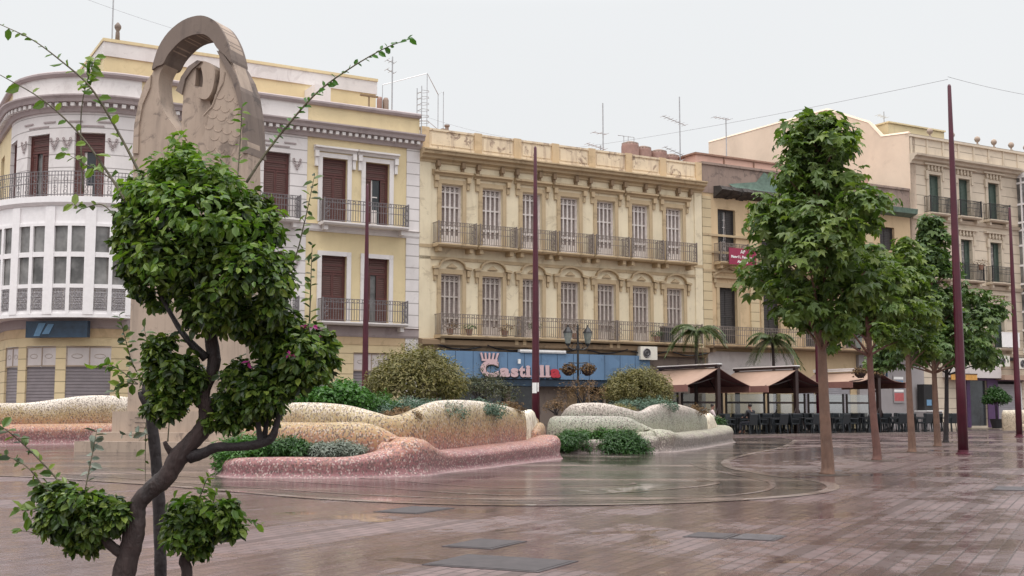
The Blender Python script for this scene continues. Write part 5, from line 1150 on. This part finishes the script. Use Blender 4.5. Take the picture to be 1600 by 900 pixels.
# ================================================================== plaza trees
def tree(px, py, label, H_, z0, prof, r0, mat, nb, per, lsize, lean=0, barkm='bark_t'):
    c = G(px, py); t = thing('plaza_tree', label, 'tree', (c.x, c.y, 0), 0, 'broadleaf trees in a row on the square')
    sp = [(0, 0, 0), (.01, 0, .25), (lean*.3, .02, 1.2), (lean*.6, .03, z0), (lean*.85, 0, (z0+H_)/2), (lean, 0, H_-.5)]
    b = MB(); b.tube(spline(sp, 4), [x for x in np.interp(np.linspace(0, 1, 21), [0, .05, .12, .5, .8, 1], [r0*1.35, r0*1.1, r0, r0*.72, r0*.35, .03])], 12); b.build('trunk', barkm, t, True)
    b = MB(); b.lathe([(.42, .001), (.42, .007), (.1, .02)], n=14); b.build('root_soil', 'soil', t)
    blobs = []; lb = MB()
    for i in range(nb):
        if random.random() < .1: continue
        f = (i+.5)/nb; z = z0+(H_-z0)*f**.9; a = i*2.399+random.uniform(-.4, .4); R = np.interp(z, [p[0] for p in prof], [p[1] for p in prof])*(1+.22*math.sin(2*a+px)+.16*math.sin(z*4.3+px)); q = R*random.choice((.5, .8, .95, .3, 1.05))
        ctr = Vector((lean*.8+q*math.cos(a), q*math.sin(a), z+random.uniform(-.15, .15))); s = random.uniform(.7, 1.25)*(.27+.14*R); blobs.append((ctr, (s, s, s*.72), s*s/.2))
        j = Vector((lean*.8, 0, max(z0*.85, z-.55*q-.2))); lb.tube([j, j.lerp(ctr, .5)+Vector((0, 0, .04)), ctr], [.035, .022, .008], 5)
    lb.build('limb', barkm, t)
    foliage('crown', mat, t, blobs, lsize, per, PALM, .75, .5, .7, .75, .4)
tree(1293, 742, 'biggest plaza tree with pale brown trunk and tall leafy crown', 6.8, 2.65, [(2.6, .6), (3.0, .95), (3.6, 1.22), (4.3, 1.28), (4.9, 1.1), (5.5, .85), (6.1, .6), (6.5, .4), (6.8, .1)], .125, 'lf_t', 84, 68, .165, -.06)
tree(1370, 720, 'slim plaza tree with reddish trunk just behind the biggest tree', 5.0, 2.9, [(2.8, .7), (3.6, 1.0), (4.4, .8), (5, .3)], .105, 'lf_t', 34, 76, .175, -.16, 'bark_r')
tree(1425, 707, 'third plaza tree in the row with leafy rounded crown', 6.1, 2.8, [(2.6, .7), (3.4, .95), (4.2, .9), (5.0, .6), (5.6, .4), (6.0, .15)], .115, 'lf_t', 46, 64, .18, -.02)
tree(1465, 698, 'fourth plaza tree in the row with wide base and pointed crown', 7.5, 2.8, [(2.4, 1.0), (3.2, 1.4), (4.2, 1.45), (5.0, 1.0), (5.8, .65), (6.6, .4), (7.4, .1)], .12, 'lf_t2', 72, 64, .2, -.02)
tree(1478, 692, 'farthest thin plaza tree with dark trunk in the row', 4.9, 2.9, [(2.7, .8), (3.5, 1.3), (4.3, 1.0), (4.9, .3)], .1, 'lf_t2', 26, 64, .2, .25, 'bark_d')

# ================================================================== foreground shrubs
YF = 6.0
def fp_(px, py, dy=0): p = W(px, py, YF+dy); return (p.x, p.y, p.z)
SC = YF/FPX
def trunk(pxs, name, mat, parent, n=12):
    pts = [np.array([*fp_(x, y, dy), w*SC/2*.78]) for x, y, w, dy in pxs]; P_ = spline(pts, 5)
    P_ = [p for p in P_]; b = MB(); b.tube([p[:3] for p in P_], [p[3]*(1+.035*math.sin(i*.8)+.04*math.sin(i*2.3+1)) for i, p in enumerate(P_)], n); return b.build(name, mat, parent, True)
fs1 = thing('topiary_shrub', 'twisted bougainvillea tree with clipped leafy crowns in the foreground', 'shrub', (fp_(190, 1010)[0], YF, 0))
off = Vector(fs1.location)
class Sh:      # parts of the shrub are modelled in world space; shift them under the thing
    pass
def settle(t):
    for c in kids(t):
        if c.type == 'MESH': c.data.transform(Matrix.Translation(-Vector(t.location)))
        for g in kids(c):
            if g.type == 'MESH': g.data.transform(Matrix.Translation(-Vector(t.location)))
trunk([(180, 1025, 62, 0), (186, 950, 52, 0), (193, 900, 45, 0), (206, 848, 44, 0), (213, 813, 37, 0), (217, 786, 33, 0), (236, 765, 36, 0), (260, 745, 37, 0), (277, 717, 40, 0), (293, 697, 36, 0), (317, 670, 34, 0), (322, 643, 30, 0), (318, 615, 26, 0), (334, 570, 26, .02), (330, 530, 28, .05), (318, 430, 18, .05), (300, 350, 8, .05)], 'trunk', 'bark', fs1)
trunk([(296, 714, 26, 0), (318, 708, 22, -.02), (338, 699, 19, -.03), (372, 698, 17, -.05), (404, 694, 18, -.05), (424, 684, 17, -.05), (432, 664, 13, -.05), (440, 632, 10, -.05), (452, 590, 7, -.05)], 'branch', 'bark_d', fs1, 8)
trunk([(408, 692, 13, -.05), (404, 668, 11, -.05), (402, 640, 9, -.05), (398, 600, 5, -.05)], 'branch', 'bark_d', fs1, 8)
trunk([(412, 690, 12, -.03), (416, 665, 10, -.02), (420, 640, 8, 0), (430, 600, 5, 0)], 'branch', 'bark_d', fs1, 8)
trunk([(205, 866, 30, 0), (186, 862, 22, -.02), (166, 845, 18, -.03), (155, 825, 12, -.03)], 'branch', 'bark', fs1, 8)
trunk([(272, 712, 16, 0), (262, 700, 12, -.02), (257, 690, 8, -.03)], 'branch', 'bark', fs1, 8)
trunk([(322, 560, 18, 0), (285, 520, 12, 0), (250, 460, 8, .1)], 'branch', 'bark_d', fs1, 8)
def FB(px, py, rx, ry, dy=0, w=1.0, rz=None): return (fp_(px, py, dy), (rx*SC, (rz or (rx+ry)/2)*SC, ry*SC), w)
def clumps(n, cx, cy, rx, ry, rz, r0, dy=0, w=1.0):
    """small leaf clumps spread over an ellipsoid's outside, as a clipped crown grows"""
    o = []
    for i in range(n):
        a = i*2.399+random.uniform(-.3, .3); h = 1-2*(i+.5)/n; q = math.sqrt(1-h*h); k = random.uniform(.72, 1.02); r = r0*random.uniform(.75, 1.25)
        o.append((fp_(cx+rx*q*math.cos(a)*k, cy-ry*h*k, dy+q*math.sin(a)*k*rz*SC), (r*SC, r*SC, r*.8*SC), w*(r/r0)**2))
    return o
def crown(name, mat, parent, blobs, size, per): return foliage(name, mat, parent, blobs, size, per, OVAL, .62, .45, .6, .75, .45)
crown('crown', 'lf', fs1, clumps(34, 282, 334, 96, 80, 85, 22)+clumps(34, 366, 440, 94, 80, 80, 22, -.1)+clumps(10, 214, 385, 34, 52, 40, 17, .1, .8)+clumps(9, 290, 395, 60, 30, 60, 20, -.12)+clumps(7, 248, 440, 34, 34, 30, 17, .1, .6)+clumps(12, 380, 350, 48, 40, 40, 20, -.05)+clumps(10, 400, 495, 62, 26, 40, 18, 0, .8), .043, 150)
crown('crown', 'lf', fs1, clumps(11, 282, 588, 42, 28, 36, 16)+clumps(7, 258, 632, 28, 24, 20, 12, 0, .7)+clumps(5, 250, 548, 22, 22, 18, 12, 0, .7), .044, 115)
crown('crown', 'lf', fs1, clumps(16, 470, 560, 46, 40, 40, 19, -.05)+clumps(18, 398, 612, 54, 44, 44, 19)+clumps(6, 352, 645, 26, 24, 24, 16)+clumps(10, 432, 520, 46, 30, 40, 17, 0, .8)+clumps(6, 505, 545, 22, 26, 20, 11, 0, .6), .043, 115)
crown('crown', 'lf', fs1, clumps(16, 118, 806, 48, 34, 46, 19)+clumps(9, 168, 800, 32, 24, 30, 15)+clumps(5, 130, 846, 30, 12, 20, 11, 0, .7)+clumps(4, 85, 770, 26, 16, 20, 11, 0, .7), .044, 115)
crown('young_growth', 'lf_y', fs1, [FB(278, 262, 42, 22, -.1, .8), FB(232, 300, 34, 24, -.12, .5), FB(320, 268, 50, 22, -.16, .6), FB(300, 330, 90, 40, -.34, .7), FB(250, 400, 60, 40, -.3, .35), FB(390, 430, 60, 40, -.33, .4), FB(268, 262, 40, 20, -.08, .3), FB(292, 240, 24, 20, 0, .22), FB(340, 290, 55, 20, -.2, .4), FB(345, 352, 60, 16, -.36, .3), FB(210, 335, 24, 22, 0, .2), FB(422, 352, 26, 30, -.15, .2), FB(280, 222, 14, 20, 0, .08), FB(240, 300, 50, 20, -.28, .3), FB(400, 395, 40, 20, -.33, .2), FB(470, 540, 40, 24, -.2, .12), FB(135, 775, 44, 14, -.12, .12)], .046, 330)
foliage('blossom', 'petal', fs1, [FB(453, 553, 4, 3, -.28, .03), FB(490, 512, 4, 4, -.1, .02), FB(472, 512, 3, 3, -.1, .015), FB(492, 528, 3, 3, -.1, .015), FB(385, 567, 4, 3, -.2, .02)], .026, 220, OVAL, .3, .2)
def shoot(parent, pts, nleaf, size, r=.006, dy0=0, mat='lf_y', skip=0.0):
    P_ = spline([fp_(x, y, dy0+.04*math.sin(i)) for i, (x, y) in enumerate(pts)], 6); m = len(P_); nleaf = int(nleaf*1.5); b = MB(); b.tube(P_, [r*.85*(1-.75*i/(m-1)) for i in range(m)], 5); s = b.build('shoot', 'twig', parent, True)
    PP = []; NN = []; TT = []
    for i in range(nleaf):
        f = (skip+(1-skip)*(i+.5)/nleaf)*(m-1.001); j = int(f); p = np.array(P_[j])*(1-(f-j))+np.array(P_[j+1])*(f-j); tg = unit((np.array(P_[j+1])-np.array(P_[j]))[None])[0]; w = 1 if i % 2 else -1
        sd = unit(np.cross(tg, [0, 1, .2])[None])[0]*w; PP.append(p); TT.append(sd*.8+tg*.6+rng.normal(size=3)*.35-np.array([0, 0, .15])); NN.append(np.array([0, -.5, .6])+rng.normal(size=3)*.55)
    leaves('foliage', mat, s, PP, NN, TT, size, OVAL, .45)
shoot(fs1, [(232, 300), (205, 245), (175, 190), (140, 135), (95, 95), (50, 62), (0, 38)], 22, .055, .010, 0, 'lf_y')
shoot(fs1, [(200, 320), (165, 265), (120, 205), (65, 155), (0, 117)], 9, .065, .010, -.1, 'lf_y')
shoot(fs1, [(130, 300), (126, 220), (128, 165), (138, 120), (150, 88)], 14, .055, .006, .1, 'lf_y', .6)
shoot(fs1, [(385, 285), (415, 240), (450, 195), (495, 145), (545, 108), (600, 76), (642, 60)], 34, .04, .009, 0, 'lf_g', .2)
shoot(fs1, [(370, 290), (374, 240), (377, 190), (378, 165)], 9, .05, .005, -.1, 'lf_y', .2)
shoot(fs1, [(440, 440), (462, 400), (475, 350), (484, 310), (492, 272)], 16, .05, .006, -.05, 'lf', .2)
shoot(fs1, [(480, 560), (484, 490), (486, 430), (488, 380)], 16, .05, .006, 0, 'lf', .1)
shoot(fs1, [(268, 260), (272, 235), (285, 205)], 8, .05, .005, 0, 'lf_y')
shoot(fs1, [(190, 350), (160, 320), (130, 325), (112, 318)], 8, .05, .005, 0, 'lf', .1)
shoot(fs1, [(200, 300), (160, 270), (130, 255), (95, 235)], 9, .05, .005, .05, 'lf_y', .3)
shoot(fs1, [(500, 555), (515, 535), (520, 545)], 6, .055, .004, 0, 'lf_y')
shoot(fs1, [(115, 790), (90, 750), (55, 712), (20, 680), (0, 665)], 16, .055, .007, 0, 'lf')
shoot(fs1, [(90, 785), (70, 762), (40, 728), (0, 708)], 12, .055, .006, -.05, 'lf')
shoot(fs1, [(130, 780), (138, 740), (145, 705), (152, 668)], 13, .045, .005, 0, 'lf_s', .2)
shoot(fs1, [(90, 800), (60, 795), (38, 798), (28, 792)], 8, .06, .005, -.05, 'lf_y')
shoot(fs1, [(95, 825), (70, 835), (40, 830), (28, 830)], 7, .055, .005, -.05, 'lf_y')
settle(fs1)
fs2 = thing('topiary_shrub', 'thin straight dark stemmed shrub behind the twisted bougainvillea', 'shrub', (fp_(250, 1010, .7)[0], YF+.7, 0))
trunk([(252, 1000, 28, .7), (251, 900, 27, .7), (249, 800, 27, .7), (244, 720, 25, .7), (236, 650, 24, .7), (231, 612, 26, .7), (226, 598, 12, .7)], 'trunk', 'bark_d', fs2, 10)
trunk([(234, 640, 18, .7), (222, 622, 14, .68), (218, 612, 8, .68)], 'branch', 'bark_d', fs2, 7)
shoot(fs2, [(232, 640), (222, 600), (206, 565), (196, 530), (186, 490)], 22, .05, .006, .7, 'lf', .1)
shoot(fs2, [(228, 660), (227, 720), (228, 780)], 5, .045, .004, .65, 'lf')
shoot(fs2, [(240, 640), (236, 590), (232, 550), (225, 510)], 18, .055, .006, .7, 'lf', .1)
shoot(fs2, [(215, 600), (190, 580), (170, 570), (150, 575)], 13, .055, .005, .7, 'lf_y', .1)
shoot(fs2, [(215, 600), (195, 600), (180, 612)], 9, .055, .005, .7, 'lf', .1)
shoot(fs2, [(262, 690), (264, 650), (258, 610), (262, 575)], 14, .06, .005, .4, 'lf_y', .2)
shoot(fs2, [(232, 680), (222, 676), (205, 680), (190, 678)], 7, .05, .004, .6, 'lf_s')
settle(fs2)
fs3 = thing('topiary_shrub', 'small ball topped shrub on a knobbly short stem in the foreground', 'shrub', (fp_(290, 1010, .25)[0], YF+.25, 0))
trunk([(288, 1005, 24, .25), (290, 930, 24, .25), (292, 892, 22, .25), (288, 876, 24, .25), (297, 862, 22, .25), (294, 845, 18, .25), (300, 815, 12, .25)], 'trunk', 'bark', fs3, 9)
crown('crown', 'lf', fs3, clumps(14, 300, 818, 38, 32, 36, 17, .25)+clumps(7, 345, 815, 28, 22, 24, 14, .2)+clumps(4, 305, 852, 20, 12, 14, 10, .25, .7), .044, 115)
foliage('young_growth', 'lf_y', fs3, [FB(345, 800, 26, 22, .15, .2), FB(300, 785, 30, 12, .2, .12), FB(270, 845, 10, 16, .1, .08)], .055, 300, OVAL, .6, .3)
shoot(fs3, [(330, 810), (360, 806), (385, 812), (408, 820)], 12, .045, .005, .2, 'lf_y')
shoot(fs3, [(305, 795), (315, 770), (322, 752), (326, 745)], 9, .05, .005, .2, 'lf_y', .2)
shoot(fs3, [(330, 800), (335, 780), (338, 768)], 6, .045, .004, .2, 'lf_y')
settle(fs3)

# ================================================================== camera, light
cam = bpy.data.cameras.new('camera'); co = bpy.data.objects.new('camera', cam); col.objects.link(co); co.location = (0, 0, EYE); co.rotation_euler = (math.pi/2+PITCH, 0, 0)
cam.sensor_width = 36; cam.lens = 36*FPX/1600; cam.clip_end = 3000; cam.clip_start = .05; sc.camera = co
SUN_EL, SUN_AZ = 70, 200      # azimuth clockwise from +Y (behind the camera, a little to its side)
sun = bpy.data.lights.new('sun', 'SUN'); sun.energy = 1.2; sun.angle = R_(25); sun.color = (1, .97, .93); so = bpy.data.objects.new('sun', sun); col.objects.link(so)
d = Vector((math.sin(R_(SUN_AZ))*math.cos(R_(SUN_EL)), math.cos(R_(SUN_AZ))*math.cos(R_(SUN_EL)), math.sin(R_(SUN_EL)))); so.rotation_euler = d.to_track_quat('Z', 'Y').to_euler()
w = bpy.data.worlds.new('World'); sc.world = w; w.use_nodes = True; nt = w.node_tree; nt.nodes.clear()
N_ = nt.nodes.new; out = N_('ShaderNodeOutputWorld'); bg = N_('ShaderNodeBackground'); sky = N_('ShaderNodeTexSky'); sky.sky_type = 'NISHITA'; sky.sun_disc = False; sky.sun_elevation = R_(SUN_EL); sky.sun_rotation = R_(SUN_AZ); sky.dust_density = 6; sky.air_density = 1.5
tc = N_('ShaderNodeTexCoord'); sx = N_('ShaderNodeSeparateXYZ'); nt.links.new(tc.outputs['Generated'], sx.inputs[0])
rp = N_('ShaderNodeValToRGB'); e = rp.color_ramp.elements; e.new(.5); e.new(.5)
K = 1.0
for i, (p, c) in enumerate(((0.0, (.67, .675, .68)), (.33, (.685, .695, .70)), (.55, (1.25, 1.25, 1.27)), (1.0, (2.3, 2.3, 2.33)))): e[i].position = p; e[i].color = (*c, 1)
nt.links.new(sx.outputs[2], rp.inputs[0])
# layered cloud deck over the Nishita sky: brighter overhead, even and pale near the horizon
nz = N_('ShaderNodeTexNoise'); nz.inputs['Scale'].default_value = 2.2; nz.inputs['Detail'].default_value = 5; nt.links.new(tc.outputs['Generated'], nz.inputs['Vector'])
nr = N_('ShaderNodeValToRGB'); nr.color_ramp.elements[0].color = (.97, .97, .975, 1); nr.color_ramp.elements[1].color = (1.03, 1.03, 1.03, 1); nt.links.new(nz.outputs[0], nr.inputs[0])
ml = N_('ShaderNodeMix'); ml.data_type = 'RGBA'; ml.blend_type = 'MULTIPLY'; ml.inputs[0].default_value = 1; nt.links.new(rp.outputs[0], ml.inputs[6]); nt.links.new(nr.outputs[0], ml.inputs[7])
sc10 = N_('ShaderNodeMix'); sc10.data_type = 'RGBA'; sc10.blend_type = 'MULTIPLY'; sc10.inputs[0].default_value = 1; nt.links.new(ml.outputs[2], sc10.inputs[6]); sc10.inputs[7].default_value = (10, 10, 10, 1)
mx = N_('ShaderNodeMix'); mx.data_type = 'RGBA'; mx.inputs[0].default_value = .92; nt.links.new(sky.outputs[0], mx.inputs[6]); nt.links.new(sc10.outputs[2], mx.inputs[7])
nt.links.new(mx.outputs[2], bg.inputs[0]); bg.inputs[1].default_value = .1; nt.links.new(bg.outputs[0], out.inputs[0])
sc.view_settings.view_transform = 'Standard'; sc.view_settings.look = 'None'; sc.view_settings.exposure = .4; sc.view_settings.gamma = 1
sc.render.engine = 'CYCLES'; sc.cycles.use_denoising = True; sc.cycles.max_bounces = 6; sc.cycles.transparent_max_bounces = 12
